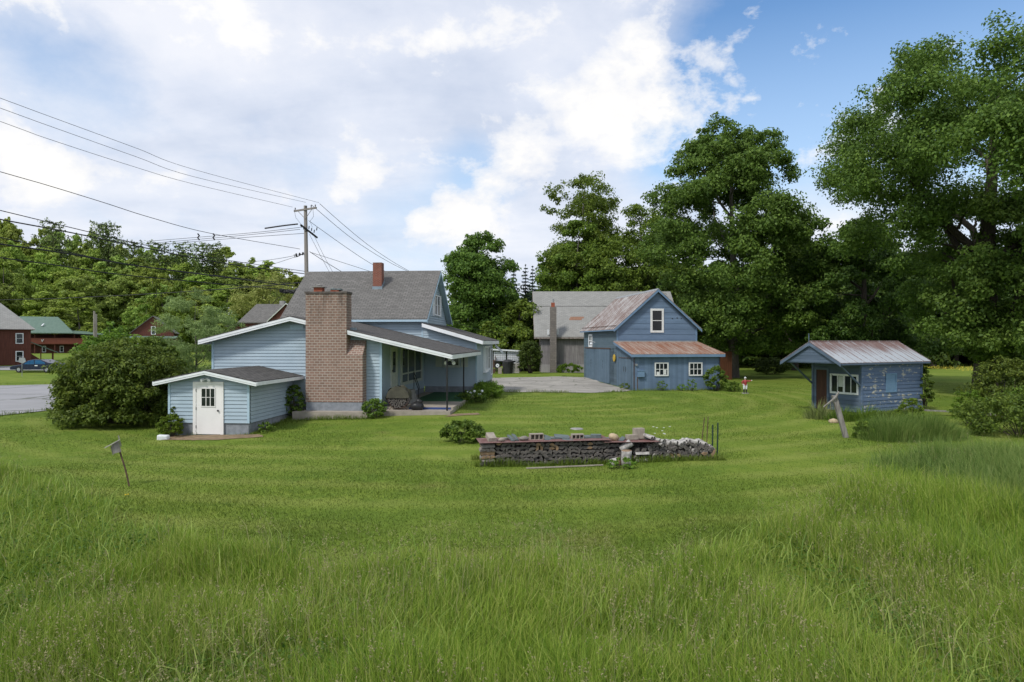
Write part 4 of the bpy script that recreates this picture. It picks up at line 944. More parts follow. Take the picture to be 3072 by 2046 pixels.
hollow(1.72,.34,bz,.42,.19,.19,3,.05, BLOCKT, 'tan concrete block showing three dark holes on the rusty sheet')
solid(2.05,.25,bz+.03,(.2,.26,.035),(.55,.35,.1), SLATE, 'small dark slate propped against the three hole block', 'slate', 'slate', GS, .08)
solid(2.28,.45,bz,(.30,.28,.05),(0,0,.1), SLATE, 'flat grey slate between the propped slate and the broad one', 'slate', 'slate', GS, .06)
solid(2.55,.5,bz+.05,(.44,.36,.03),(.15,.08,-.1), SLATE, 'broad green slate lying raised at mid sheet', 'slate', 'slate', GS, .06)
solid(2.66,.16,bz,(.34,.24,.03),(0,.06,-.35), SLATE, 'pale green slate lying flat in front of the broad raised one', 'slate', 'slate', GS, .08)
hollow(3.0,.34,bz,.38,.16,.19,3,-.08, BLOCKT, 'low tan block with two holes just right of the pale green slate')
solid(3.27,.45,bz+.02,(.36,.34,.05),(.05,0,.05), SLATE, 'long flat slate right of the low tan block', 'slate', 'slate', GS, .04)
solid(3.60,.4,bz,(.3,.26,.12),(0,0,-.2), SLATE, 'short thick stack of dark slate near the sheet joint', 'slate', 'slate', GS, .1)
solid(3.9,.35,bz-.02,(.3,.28,.03),(0,0,.1), SLATE, 'thin slate lying just left of the round tan boulder', 'slate', 'slate', GS, .06)
o = MB().ball((0,0,0),(.17,.14,.115),15,.10,12,8).build('stone', STONE, None, True); o.location = pile(4.12,.22,.74); o.rotation_euler = (.1,.35,.3); tag(o, 'round tan boulder on the short rusty sheet', 'stone', GR)
solid(4.38,.2,.66,(.12,.34,.04),(.2,.4,-.5), SLATE, 'narrow grey slate leaning right of the round boulder', 'slate', 'slate', GS, .06)
solid(4.72,.3,.645,(.36,.2,.14),(0,0,.12), BLOCKT, 'low tan block beside the tallest block at the right', 'concrete_block', 'concrete block', GB)
solid(4.98,.42,.645,(.32,.2,.32),(0,0,.08), BLOCKT, 'tallest square tan block standing at the right end of the sheets', 'concrete_block', 'concrete block', GB)
solid(5.25,.4,.63,(.2,.2,.09),(0,0,.3), SLATE, 'small dark slate right of the tallest block', 'slate', 'slate', GS, .1)
# birch rounds lying in front
def birch(a, d, z, r_, L_, rot, label):
    mb = MB(); rr = random.Random(int(a*100)); mb.tube([(0,0,-L_/2),(0,0,-L_*.1),(.01,0,L_*.25),(0,0,L_/2)], [r_*rr.uniform(.95,1.1) for _ in range(4)], 14)
    for i, f in enumerate(mb.f):
        if len(f) > 4: mb.m[i] = 1
    o = mb.build('birch_round', [BIRCH, ENDT], None, True); o.location = pile(a, d, z); o.rotation_euler = rot; return tag(o, label, 'log', 'birch rounds in front of the stack')
birch(4.3,-.42,.21,.155,.46,(.06,.05,.3),'thick white birch round standing upright in front of the stack')
birch(3.98,-.38,.10,.12,.26,(1.2,.2,.9),'short birch round lying on the grass left of the upright one')
birch(4.42,-.02,.50,.115,.40,(.25,.95,.35),'white birch chunk tipped on top of the stack above the upright round')
# posts at the right end
for a, d, h_, lean, rad, m, lab, n_ in ((7.33,.25,1.05,(.02,.0),.022,TPOST,'dark green metal post, left of the pair at the end of the firewood','fence_post'),(7.45,.15,1.12,(.03,.02),.022,TPOST,'dark green metal post, right of the pair at the end of the firewood','fence_post'),
        (7.02,.5,1.25,(.16,.0),.014,RUSTY,'thin rusty rod leaning right behind the birch heap','metal_rod'),(7.2,.45,1.28,(.1,.05),.013,RUSTY,'thinner rusty rod next to the green posts','metal_rod')):
    p = pile(a, d); mb = MB().tube([(0,0,-.2),(lean[0],lean[1],h_)], rad, 6)
    if n_ == 'fence_post':
        for k in range(9): mb.box(lean[0]*k/9-.03, lean[0]*k/9+.03, -.008, .008, .12+.1*k, .135+.1*k)
    o = mb.build(n_, m); o.location = p; tag(o, lab, 'post' if n_ == 'fence_post' else 'rod', 'posts at the end of the firewood')
o = MB().prism([pile(1.25,-.62,.015),pile(3.6,-.42,.015),pile(3.6,-.36,.015),pile(1.25,-.56,.015)], (0,0,.03)).build('plank', TAN); tag(o, 'pale plank lying in the grass in front of the firewood', 'plank')

# ================================================================== small things in the yard
# bird house on a leaning pole
bx, by = -9.64, 17.26; b0 = g(bx, by)
bh = thing('bird_house', (bx, by, b0), 0, 'weathered grey bird house on a dark pole leaning left in the lawn', 'bird house')
MB().tube([(0,0,-.15),(-.15,.02,.45),(-.30,.03,.9)], .02, 7).build('pole', RUSTY, bh)
Rb = Matrix.Rotation(R(-14), 3, 'Y') @ Matrix.Rotation(R(32), 3, 'Z')
cb = Vector((-.37, 0, .98))
def L_(x, y, z): return cb + Rb @ Vector((x, y, z))
mb = MB().prism([L_(-.09,-.075,-.13),L_(.09,-.075,-.13),L_(.09,-.075,.16),L_(-.09,-.075,.09)], Rb @ Vector((0,.15,0)), 0)
mb.build('box', GREYW, bh)
MB().prism([L_(-.092,-.05,-.16),L_(-.11,-.05,-.16),L_(-.11,-.05,.06),L_(-.092,-.05,.06)], Rb @ Vector((0,.10,0))).build('door_board', GREYW, bh)
MB().prism([L_(-.24,-.13,.055),L_(.12,-.13,.165),L_(.12,-.13,.187),L_(-.24,-.13,.077)], Rb @ Vector((0,.26,0))).build('roof', M('pale_weathered_wood', (.46,.44,.40), (.33,.31,.285), rough=.9, scale=6), bh)
MB().prism([L_(.1,-.05,.0),L_(.125,-.05,.0),L_(.125,-.05,.29),L_(.1,-.05,.29)], Rb @ Vector((0,.09,0))).build('back_board', GREYW, bh)
MB().tube([L_(-.113,0,.02),L_(-.116,0,.02)], .022, 10).build('entry_hole', BLACK, bh)
# white paver by the door, well ring, leaning post
o = MB().prism([(-.22,-.1,-.05),(.2,-.12,-.05),(.24,.08,-.05),(-.2,.12,-.05)], (0,0,.24)).build('stone', PLAST); o.location = (-13.85, 27.1, g(-13.85,27.1)); o.rotation_euler = (.05,.04,.1)
tag(o, 'white block lying left of the white entry door', 'stone'); bv = o.modifiers.new('b','BEVEL'); bv.width=.05; bv.segments=2
w_ = at(1730, 1296, 27.55); o = MB().tube([(0,0,-.2),(0,0,.0),(0,0,.03)], [.27,.27,.25], 20).build('well_cover', CONC); o.location = (w_.x, 27.55, g(w_.x,27.55)); tag(o, 'round concrete well cover sunk in the lawn behind the firewood', 'well cover')
lx, ly = 12.9, 26.2; lz = g(lx, ly)
po = thing('leaning_post', (lx, ly, lz), 0, 'weathered fence post leaning left with a broken rail on top before the blue shed', 'post')
MB().prism([(-.09,-.07,-.3),(.09,-.07,-.3),(.085,.07,-.3),(-.085,.07,-.3)], (-.52,.05,1.92)).build('post', GREYW, po)
MB().tube([(-.95,.0,1.18),(-.62,-.05,1.45),(-.52,-.08,1.56),(-.40,-.1,1.78)], [.02,.045,.05,.03], 6).build('rail', GREYW, po)
# planks lying right of the shed
for k, (p, q, w2, lab) in enumerate((((20.6,34.2,.25),(23.6,33.9,.12),.3,'wide grey plank lying right of the blue shed'),((22.4,33.4,.22),(24.4,31.2,.03),.16,'narrow pale plank sloping to the grass right of the shed'))):
    d_ = (Vector(q)-Vector(p)); s_ = d_.cross(Vector((0,0,1))).normalized()*w2
    tag(MB().prism([Vector(p),Vector(q),Vector(q)+s_,Vector(p)+s_], (0,0,.06)).build('plank', GREYW), lab, 'plank', 'planks by the shed')
o = MB().ball((0,0,.06),(.22,.18,.14),4,.15).build('stone', STONE, None, True); o.location = (14.6,31.0,g(14.6,31.0)); tag(o, 'pale stone at the edge of the plants left of the shed', 'stone')

# painted jockey statue
sx, sy = 16.6, 48.6
S = thing('lawn_statue', (sx, sy, g(sx, sy)), 0, 'small painted statue in red jacket and white breeches holding one arm out', 'statue')
MB().box(-.2,.2,-.15,.15,-.05,.06).build('plinth', CONC, S)
for s in (-1, 1):
    MB().tube([(s*.08,-.06,.08),(s*.08,.0,.09),(s*.08,.01,.14),(s*.085,0,.32)], [.035,.045,.045,.055], 8).build('boot', BLACK, S)
t = MB()
for s in (-1, 1): t.tube([(s*.085,0,.31),(s*.085,-.01,.45),(s*.07,0,.6),(s*.05,0,.66)], [.052,.072,.085,.08], 9)
t.build('breeches', PLAST, S)
MB().tube([(0,0,.60),(0,0,.68),(0,-.01,.82),(0,0,.93),(0,0,.98)], [.12,.115,.135,.12,.05], 10).tube([(.1,0,.92),(.24,-.02,.88),(.40,-.04,.92)], [.06,.05,.038], 8).tube([(-.1,0,.92),(-.22,0,.82),(-.19,-.04,.70)], [.06,.052,.04], 8).build('jacket', REDJ, S)
hd = MB().tube([(0,0,.96),(0,0,1.02)], [.04,.04], 8).ball((0,-.01,1.09),(.068,.075,.09),1,0,12,9).ball((0,-.085,1.08),(.014,.02,.018)).build('head', SKIN, S, True)
MB().ball((0,.005,1.13),(.072,.078,.06),1,0,12,8).prism([(-.06,-.06,1.13),(.06,-.06,1.13),(.045,-.14,1.12),(-.045,-.14,1.12)], (0,0,.012)).build('cap', PLAST, hd)
for c_, dr in (((.44,-.04,.925),(1,0,.1)), ((-.18,-.06,.66),(0,-.3,-1))):
    d_ = Vector(dr).normalized(); q = d_.orthogonal().normalized(); mb = MB().ball(c_, (.04,.035,.035), 2, 0)
    for k in range(4): b_2 = Vector(c_) + q*(.012*(k-1.5)); mb.tube([b_2, b_2 + d_*.05, b_2 + d_*.06 + q.cross(d_)*.02], .009, 5)
    mb.tube([Vector(c_) + q*.03, Vector(c_) + q*.055 + d_*.02], .01, 5); mb.build('hand', SKIN, S, True)

# hoop log rack on the patio
u_ = Vector((math.cos(R(-4.57)), math.sin(R(-4.57)), 0)); v_ = Vector((-u_.y, u_.x, 0))
def hp(u, v, z): return Vector((-14.37, 32.77, 0)) + u_*u + v_*v + Vector((0,0,z))
rk = thing('log_rack', hp(9.05,.02,.5), R(-4.57), 'round hoop log rack half covered with an olive tarp on the patio', 'log rack')
hoop = [(.5*math.sin(t), 0, .56-.5*math.cos(t)) for t in [2*math.pi*k/28 for k in range(29)]]
mb = MB().tube(hoop, .016, 6, 0, False).tube([(p[0], .34, p[2]) for p in hoop], .016, 6, 0, False)
for s in (-1, 1): mb.tube([(s*.30,0,.16),(s*.42,0,.0)], .016, 6).tube([(s*.30,.34,.16),(s*.42,.34,0)], .016, 6).tube([(s*.5,0,.56),(s*.5,.34,.56)], .014, 6)
mb.build('hoop', RUSTY, rk)
mb = MB(); nn = 16; ring = []
for j in range(7):
    y_ = -.1 + .56*j/6
    for k in range(nn+1):
        t = -math.pi*.56 + math.pi*1.12*k/nn; r_ = .545 + .03*math.sin(k*1.7+j*.8) + (.02 if j in (0, 6) else 0)
        ring.append((r_*math.sin(t), y_, .56 + r_*math.cos(t)*(1.0)))
mb.add(ring, [(j*(nn+1)+k, j*(nn+1)+k+1, (j+1)*(nn+1)+k+1, (j+1)*(nn+1)+k) for j in range(6) for k in range(nn)])
cap_ = [(.545*math.sin(t), -.1, .56+.545*math.cos(t)) for t in [-math.pi*.5 + math.pi*k/nn for k in range(nn+1)]]
mb.face([(p[0], p[1]-.004, p[2]) for p in cap_] )
o = mb.build('tarp', TARP, None, True); o.location = rk.location; o.rotation_euler = rk.rotation_euler; tag(o, 'olive tarp draped over the round log rack', 'tarp')
k = 0
for row in range(5):
    z = .14 + .095*row; hw = math.sqrt(max(.46**2 - (z-.56)**2, 0)) - .05; a = -hw
    while a < hw:
        src = protos[k % 8]; q = src.copy(); col.objects.link(q); q.name = 'firewood_log'; q.scale = (.72,.9,.72)
        q.location = hp(9.05+a, -.03+rnd.uniform(-.02,.02), .5+z); q.rotation_euler = (0, rnd.uniform(-3,3), R(-4.57)); k += 1
        tag(q, 'split log stacked inside the round hoop rack on the patio', 'firewood', 'logs in the hoop rack'); a += .105
mb = MB().ball((0,0,.16),(.32,.25,.22),6,.2,12,7).ball((.1,0,.38),(.16,.14,.16),7,.25)
o = mb.build('trash_bag', M('black_bag', (.02,.02,.022), (.035,.035,.037), rough=.4, scale=4, bump=.5), None, True); o.location = hp(9.95,.0,.5); tag(o, 'black bag heap on the patio right of the log rack', 'bag')

# trailer, totes, bin, crate beyond the drive
TY = 75.5; tz = g(-1, TY)
tl = thing('trailer', (-1.6, TY, tz), 0, 'rusty utility trailer with white wheel parked beyond the driveway', 'trailer')
MB().box(-3.2,1.9,0,1.6,.78,.9).box(-3.2,-.2,-.02,.05,.6,1.45).box(-.28,-.2,-.05,.07,.2,1.9).box(-1.2,-1.12,-.05,.07,.2,1.9).build('bed', RUSTY, tl)
wl = MB().tube([(.0,-.22,.86),(.0,0,.86)], .36, 20).build('wheel', TYRE, tl); MB().tube([(0,-.24,.86),(0,-.2,.86)], .2, 16).build('rim', PLAST, wl); MB().ball((0,-.24,.86),.05).build('hub', BLACK, wl)
MB().prism([(-.42,-.26,1.25),(.55,-.26,1.25),(.55,-.26,1.36),(-.3,-.26,1.36)], (0,.3,0)).build('fender', BLACK, tl)
MB().box(-.5,-.3,-.1,.1,-.1,.5).build('jack_stand', RUSTY, tl)
def tote(x, lab):
    t = thing('water_tote', (x, TY+.15, tz+1.38), 0, lab, 'water tote', 'white caged totes'); MB().box(.04,1.34,.04,1.1,.02,.98).build('tank', PLAST, t)
    cg = MB()
    for i in range(8): xx = 1.38*i/7; cg.tube([(xx,0,0),(xx,0,1.02)], .012, 4)
    for i in range(6): zz = 1.02*i/5; cg.tube([(0,-.01,zz),(1.38,-.01,zz)], .012, 4); cg.tube([(0,1.15,zz),(1.38,1.15,zz)], .012, 4)
    for xx in (0, 1.38):
        for zz in (.02, 1.0): cg.tube([(xx,-.01,zz),(xx,1.15,zz)], .012, 4)
    cg.build('cage', M('cage_steel', (.22,.23,.25), (.16,.17,.18), rough=.5), t)
tote(-2.05, 'caged white water tote nearest the blue house'); tote(-.55, 'caged white water tote on the trailer bed'); tote(-3.6, 'caged white water tote hidden deepest behind the blue house corner')
o = MB().prism([(-2.4,TY-.1,tz+2.55),(1.0,TY-.1,tz+2.38),(1.0,TY-.1,tz+2.52),(-2.4,TY-.1,tz+2.70)], (0,1.2,0)).build('ladder_beam', PLAST); tag(o, 'white beam laid over the caged totes', 'beam')
o = MB().tube([(0,0,0),(0,0,.9),(0,0,1.25),(0,0,1.3),(0,0,1.45),(0,0,1.55)], [.52,.58,.6,.63,.5,.1], 16).tube([(-.5,-.35,1.15),(0,-.64,1.15),(.5,-.35,1.15)], .04, 5).build('black_bin', BLACK); o.location = (-.45, TY-1, tz); tag(o, 'black plastic bin with lid beside the trailer wheel', 'bin')
o = MB().box(-.2,.2,-.2,.2,0,.34).box(-.19,.21,-.2,.2,.35,.68).build('concrete_block', BLOCKT); o.location = (-1.32,TY-1.1,tz); tag(o, 'pair of stacked tan blocks left of the black bin', 'concrete block')
mb = MB()
for k2 in range(6): mb.box(-.36,.36,-.02,.02,.08+.15*k2,.18+.15*k2)
for x in (-.36,-.05,.28): mb.box(x,x+.08,.021,.06,0,1.02)
mb.box(-.4,.42,-.05,.5,1.03,1.12)
o = mb.build('slatted_crate', M('pale_wood', (.48,.45,.42), (.33,.31,.29), rough=.9, scale=4)); o.location = (.42,TY-1.,tz); tag(o, 'pale slatted crate between the black bin and the clipped hedge', 'crate')
o = MB().tube([(-.2,0,1.15),(.2,0,1.35),(.5,.1,1.15)], .05, 6).tube([(.5,0,1.1),(.55,0,1.6),(.3,0,1.62)], .025, 5).box(-.3,.6,-.1,.3,1.14,1.2).build('garden_tool', GREYP); o.location = (.42,TY-.8,tz); tag(o, 'grey metal oddments lying on the pale slatted crate', 'scrap metal')

# dark car across the road
cy = 73.; cxx = (28-1536)/F*cy; cz = g(cxx+2.5, cy)
cr = thing('parked_car', (cxx, cy, cz), R(-2), 'dark blue saloon car parked sideways before the red house', 'car')
prof = [(.05,.32),(.0,.55),(.25,.72),(1.25,.86),(1.95,1.28),(2.6,1.42),(3.4,1.40),(4.2,1.08),(5.1,.98),(5.25,.75),(5.2,.34)]
body = MB()
N_ = len(prof); secs = []
for y_, k2, top_ in ((-.0,.0,1.),( -.06,.15,1.),(-.06,.85,1.),(0,1.,1.)):
    secs.append([(p[0], .0 + 1.8*k2, p[1]) for p in prof])
vs = [q for s in secs for q in s]
fs = [tuple(range(N_)), tuple(3*N_+i for i in reversed(range(N_)))] + [(s*N_+i, s*N_+(i+1) % N_, (s+1)*N_+(i+1) % N_, (s+1)*N_+i) for s in range(3) for i in range(N_)]
b_ = MB().add(vs, fs).build('body', CARB, cr); bv = b_.modifiers.new('b','BEVEL'); bv.width = .06; bv.segments = 2
MB().prism([(1.55,-.01,.9),(2.1,-.01,1.27),(2.7,-.01,1.35),(2.72,-.01,.9)], (0,.02,0)).prism([(2.8,-.01,.9),(2.8,-.01,1.35),(3.4,-.01,1.33),(3.95,-.01,1.05),(3.9,-.01,.92)], (0,.02,0)).build('side_window', M('blue_tinted_glass', (.02,.12,.28), (.01,.06,.16), rough=.1, spec=.6), cr)
for x in (1.05, 4.1):
    wl = MB().tube([(x,-.04,.33),(x,.2,.33)], .33, 20).build('wheel', TYRE, cr); MB().tube([(x,-.06,.33),(x,-.03,.33)], .19, 14).build('rim', GREYP, wl)
MB().box(5.22,5.27,.3,.9,.45,.58).build('number_plate', PLAST, cr); MB().ball((5.12,.2,.83),(.14,.12,.07)).build('tail_light', REDJ, cr); MB().box(2.8,3.1,-.03,-.012,.70,.80).build('door_sticker', PLAST, cr)
o = MB().tube([(0,0,0),(0,0,1.6)], .03, 6).prism([(-.35,-.03,1.45),(.1,-.03,1.3),(.4,-.03,1.5),(.3,-.03,1.85),(-.25,-.03,1.9)], (0,.02,0)).build('road_sign', GREYP); q = at(66, 1100, 68); o.location = (q.x, 68, g(q.x, 68)); tag(o, 'grey sign seen from behind in front of the dark car', 'sign')
q = at(226, 1086, 84); o = MB().box(-.5,.5,-.3,.3,0,.5).prism([(-.6,-.35,.5),(.6,-.35,.5),(.45,-.2,1.15),(-.45,-.2,1.15)], (0,.4,0)).build('meter_pedestal', PLAST); o.location = (q.x, 84, g(q.x, 84)); tag(o, 'pale blue utility box on the lawn before the lodge', 'utility box')
# ================================================================== vegetation
def vnoise(x, y, s, seed=0):
    rg = np.random.default_rng(seed); T = rg.random((64, 64))
    x = np.asarray(x) / s + 1000.; y = np.asarray(y) / s + 1000.
    xi = np.floor(x).astype(int); yi = np.floor(y).astype(int); fx = x - xi; fy = y - yi
    fx = fx*fx*(3-2*fx); fy = fy*fy*(3-2*fy)
    a = T[xi % 64, yi % 64]; b = T[(xi+1) % 64, yi % 64]; c = T[xi % 64, (yi+1) % 64]; d = T[(xi+1) % 64, (yi+1) % 64]
    return (a*(1-fx)+b*fx)*(1-fy) + (c*(1-fx)+d*fx)*fy
def unit(v): return v / np.maximum(np.linalg.norm(v, axis=1, keepdims=True), 1e-9)
def leaf_quads(P, Nm, size, asp, rg, droop=.15):
    n = len(P); t = unit(np.cross(Nm, rg.normal(size=(n, 3)))); b = np.cross(Nm, t)
    s = (size * rg.uniform(.65, 1.3, n))[:, None]
    dz = np.zeros((n, 3)); dz[:, 2] = -1
    V = np.empty((n, 4, 3))
    V[:, 0] = P - t*s*.5 + dz*s*droop; V[:, 1] = P - b*s*asp*.5; V[:, 2] = P + t*s*.5 + dz*s*droop; V[:, 3] = P + b*s*asp*.5
    return V.reshape(-1, 3)
def quads(n): return np.arange(n*4).reshape(n, 4)

def puffs(rg, C, rad, per, nsub, flat=.85, up=.30):
    """leaf positions and normals: each clump is several tufts on its upper shell"""
    Ps, Ns = [], []
    for c, r in zip(C, rad):
        d = rg.normal(size=(nsub, 3)); d[:, 2] = np.abs(d[:, 2])*.9 - .40; d = unit(d)
        sc = c + d * r * rg.uniform(.35, 1.0, (nsub, 1)) * np.array([1, 1, flat])
        sr = r * rg.uniform(.34, .62, nsub)
        k = max(1, int(per / nsub))
        q = rg.normal(size=(nsub, k, 3)); q = q / np.linalg.norm(q, axis=2, keepdims=True) * (rg.random((nsub, k, 1)) ** .45)
        p = sc[:, None, :] + q * sr[:, None, None] * np.array([1.1, 1.1, .78])
        nm = (q * .6 + (p - c) / r * .35).reshape(-1, 3); nm[:, 2] += up; nm += rg.normal(size=nm.shape) * .6
        Ps.append(p.reshape(-1, 3)); Ns.append(unit(nm))
    return np.concatenate(Ps), np.concatenate(Ns)

def tree_meshes(seed, H, Rr, prof, ncl, nleaf, leaf, mat, bark, trunk_r, rc=.24, asp=.6, bend=.02, inner=.22, nsub=7, sink=.55, limb=1., flat=.85, open_=0.):
    rg = np.random.default_rng(seed); rr = random.Random(seed)
    hs = [p[0] for p in prof]; rs = [p[1] for p in prof]
    tx = [(bend*H*math.sin(seed + k*.9)*k/8, bend*H*math.cos(seed*1.7 + k*.8)*k/8, H*.92*k/8) for k in range(9)]
    tr = MB().tube([(0,0,-.4)] + tx[0:], [trunk_r*1.45, trunk_r*1.2] + [trunk_r*(1 - .92*k/8) for k in range(1, 9)], 9)
    def axis(z):
        f = max(0, min(7.999, z/(H*.92)*8)); i = int(f); f -= i; return Vector(tx[i]).lerp(Vector(tx[i+1]), f)
    ph = [rg.uniform(0, 6.28) for _ in range(4)]
    C, RD = [], []
    hmin, hmax = hs[0], hs[-1]
    for i in range(ncl):
        for _ in range(30):
            h = rg.uniform(hmin, hmax); e = np.interp(h, hs, rs)
            if rg.random() < e + .22: break
        a = i*2.39996 + rg.uniform(-.5, .5)
        lob = 1 + .13*math.sin(2*a + ph[0]) + .10*math.sin(3*a + ph[1] + h*6) + .10*math.sin(5*a + ph[2] - h*9)
        rad = Rr*rc*1.2*rg.uniform(.7, 1.25)*(.38 + .62*min(1, e*1.1))
        e_r = max(e*Rr*lob - rad*sink, 0)
        q = e_r*(math.sqrt(rg.uniform(.05, .55)) if rg.random() < inner else rg.uniform(.86, 1.06))
        ax = axis(h*H)
        C.append((ax.x + q*math.cos(a), ax.y + q*math.sin(a), h*H + rg.uniform(-.3, .3))); RD.append(rad)
    nm_ = max(7, ncl//11); nodes = []; order = list(range(ncl))
    for j, i in enumerate(sorted(order, key=lambda i: (i % max(1, ncl//nm_) != 0, abs(C[i][0]-axis(C[i][2]).x) + abs(C[i][1]-axis(C[i][2]).y)))):
        p1 = Vector(C[i]); rad = RD[i]; h = p1.z/H; ax = axis(p1.z); q = math.hypot(p1.x-ax.x, p1.y-ax.y)
        if j < nm_ or not nodes:
            p0 = axis(max(.14*H, min(p1.z - q*.8 - rad*.4, .88*H))); r0 = trunk_r*(.26 + .24*(1-h))*limb
        else:
            p0, r0 = min(nodes, key=lambda k: (k[0]-p1).length + max(0, k[0].z-p1.z)*1.5); r0 = min(r0*.62, trunk_r*.14)
        L_ = (p1-p0).length; mid = p0.lerp(p1, .5) + Vector((rr.uniform(-.12,.12)*L_, rr.uniform(-.12,.12)*L_, rr.uniform(-.02,.10)*L_))
        a_ = p0.lerp(mid, .5) + Vector((rr.uniform(-.05,.05)*L_, rr.uniform(-.05,.05)*L_, rr.uniform(-.04,.04)*L_))
        tr.tube([p0, a_, mid, p1], [r0, r0*.8, r0*.55, r0*.15], 5, 0, False)
        nodes += [(a_, r0*.8), (mid, r0*.6), (mid.lerp(p1, .6), r0*.35)]
    C = np.array(C); RD = np.array(RD); w = RD**2 / np.mean(RD**2)
    Ps, Ns = [], []
    for c, r, ww in zip(C, RD, w):
        p, n_ = puffs(rg, [c], [r], int(nleaf/ncl*ww), nsub, flat); Ps.append(p); Ns.append(n_)
    P = np.concatenate(Ps); Nn = np.concatenate(Ns)
    keep = P[:, 2] > .12*H*min(1, hmin*6) ; P, Nn = P[keep], Nn[keep]
    V = leaf_quads(P, Nn, np.full(len(P), leaf), asp, rg)
    trunk = tr.build('trunk', bark, None, True, False); crown = fast_mesh('crown', V, quads(len(P)), None, mat)
    return trunk, crown
def place_tree(tm, name, x, y, label, group=None, sc=(1,1,1), rz=0., first=False, cat='tree', sink=.1):
    t = thing(name, (x, y, g(x, y) - sink), rz, label, cat, group); t.scale = sc
    for o in tm:
        c = o if first else o.copy()
        if not first: col.objects.link(c)
        c.parent = t; c.name = o.name.split('.')[0]
    return t
LEAFA = leaf_mat('leaf_maple', (0.091, 0.160, 0.026), (0.189, 0.290, 0.037), (0.306, 0.399, 0.055))
LEAFB = leaf_mat('leaf_ash', (0.072, 0.133, 0.025), (0.150, 0.236, 0.038), (0.219, 0.301, 0.054))
LEAFD = leaf_mat('leaf_dark', (0.043, 0.079, 0.018), (0.100, 0.157, 0.025), (0.172, 0.224, 0.036))
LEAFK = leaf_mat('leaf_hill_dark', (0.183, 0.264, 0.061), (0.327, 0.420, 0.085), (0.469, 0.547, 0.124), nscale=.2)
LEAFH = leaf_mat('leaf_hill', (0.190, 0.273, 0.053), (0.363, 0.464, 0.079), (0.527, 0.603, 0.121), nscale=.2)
LEAFY = leaf_mat('leaf_lime', (.12, .19, .025), (.19, .26, .035), (.26, .32, .05))
LEAFW = leaf_mat('leaf_willow', (0.247,0.293,0.072), (0.351,0.377,0.108), (0.429,0.442,0.144))
LEAFG = leaf_mat('leaf_greygreen', (0.173, 0.234, 0.078), (0.265, 0.333, 0.112), (0.344, 0.401, 0.157))
LEAFS = leaf_mat('leaf_shrub', (0.070, 0.121, 0.022), (0.158, 0.230, 0.032), (0.268, 0.332, 0.047), nscale=.9)
LEAFL = leaf_mat('leaf_bright_shrub', (.10, .19, .02), (.18, .28, .03), (.26, .35, .05), nscale=.9)
NEED = leaf_mat('spruce_needles', (0.026,0.056,0.035), (0.054,0.096,0.054), (0.088,0.131,0.072), trans=.05)
NEEDP = leaf_mat('pine_needles', (0.102, 0.159, 0.050), (0.179, 0.244, 0.070), (0.256, 0.312, 0.096), trans=.08)
RND = [(.10,.45),(.22,.82),(.42,1.),(.62,.95),(.80,.70),(.93,.38),(1.,.12)]
OVAL = [(.14,.40),(.3,.75),(.5,1.),(.7,.88),(.87,.55),(1.,.18)]
TALL = [(.06,.6),(.25,.95),(.5,1.),(.7,.95),(.84,.80),(.93,.58),(1.,.28)]

def hero(name, px, Y, ytop, rpx, prof, ncl, nleaf, leaf, mat, bark, label, seed, trunk=.4, **kw):
    x = (px - 1536)/F*Y; H = CAMZ + (1021 - ytop)/F*Y - g(x, Y); Rr = rpx/F*Y
    tm = tree_meshes(seed, H, Rr, prof, ncl, nleaf, leaf, mat, bark, trunk, **kw)
    return place_tree(tm, name, x, Y, label, first=True, rz=0)
hero('maple_tree', 1437, 85, 698, 116, TALL, 120, 70000, .34, LEAFB, BARKG, 'dense rounded dark green tree directly behind the right gable of the blue house', 3, .42, rc=.30, sink=.8, inner=.35)
hero('broadleaf_tree', 1758, 104, 520, 150, [(.20,.9),(.42,1.0),(.62,.86),(.78,.78),(.9,.70),(.96,.5),(1.,.30)], 110, 52000, .36, LEAFA, BARKG, 'tall airy tree with sky showing through its thin top, behind the grey barn', 5, .42, rc=.22, nsub=9, inner=.35)
hero('broadleaf_tree', 1735, 100, 650, 112, RND, 60, 44000, .38, LEAFA, BARKG, 'lower leafy tree at the foot of the airy one, behind the barn roof', 6, .4, rc=.27)
hero('maple_tree', 1915, 98, 612, 150, RND, 84, 62000, .36, LEAFA, BARK, 'broad green tree between the airy tree and the tallest tree, behind the barn ridge', 8, .45, rc=.26)
hero('ash_tree', 2200, 70, 350, 236, [(.12,.70),(.28,.95),(.45,1.),(.62,.96),(.76,.82),(.88,.56),(.96,.30),(1.,.14)], 150, 170000, .30, LEAFB, BARKG, 'tallest full crowned tree rising over the right side of the blue garage', 12, .55, rc=.20, nsub=9, bend=.008)
hero('broadleaf_tree', 2385, 88, 690, 140, RND, 60, 36000, .46, LEAFA, BARK, 'rounded tree filling the gap right of the tallest tree', 14, .4, rc=.27)
hero('broadleaf_tree', 2590, 66, 650, 185, [(.10,.75),(.28,1.),(.5,.98),(.7,.82),(.88,.5),(1.,.15)], 76, 70000, .29, LEAFD, BARK, 'dark spreading tree behind the small blue shed', 16, .5, rc=.22)
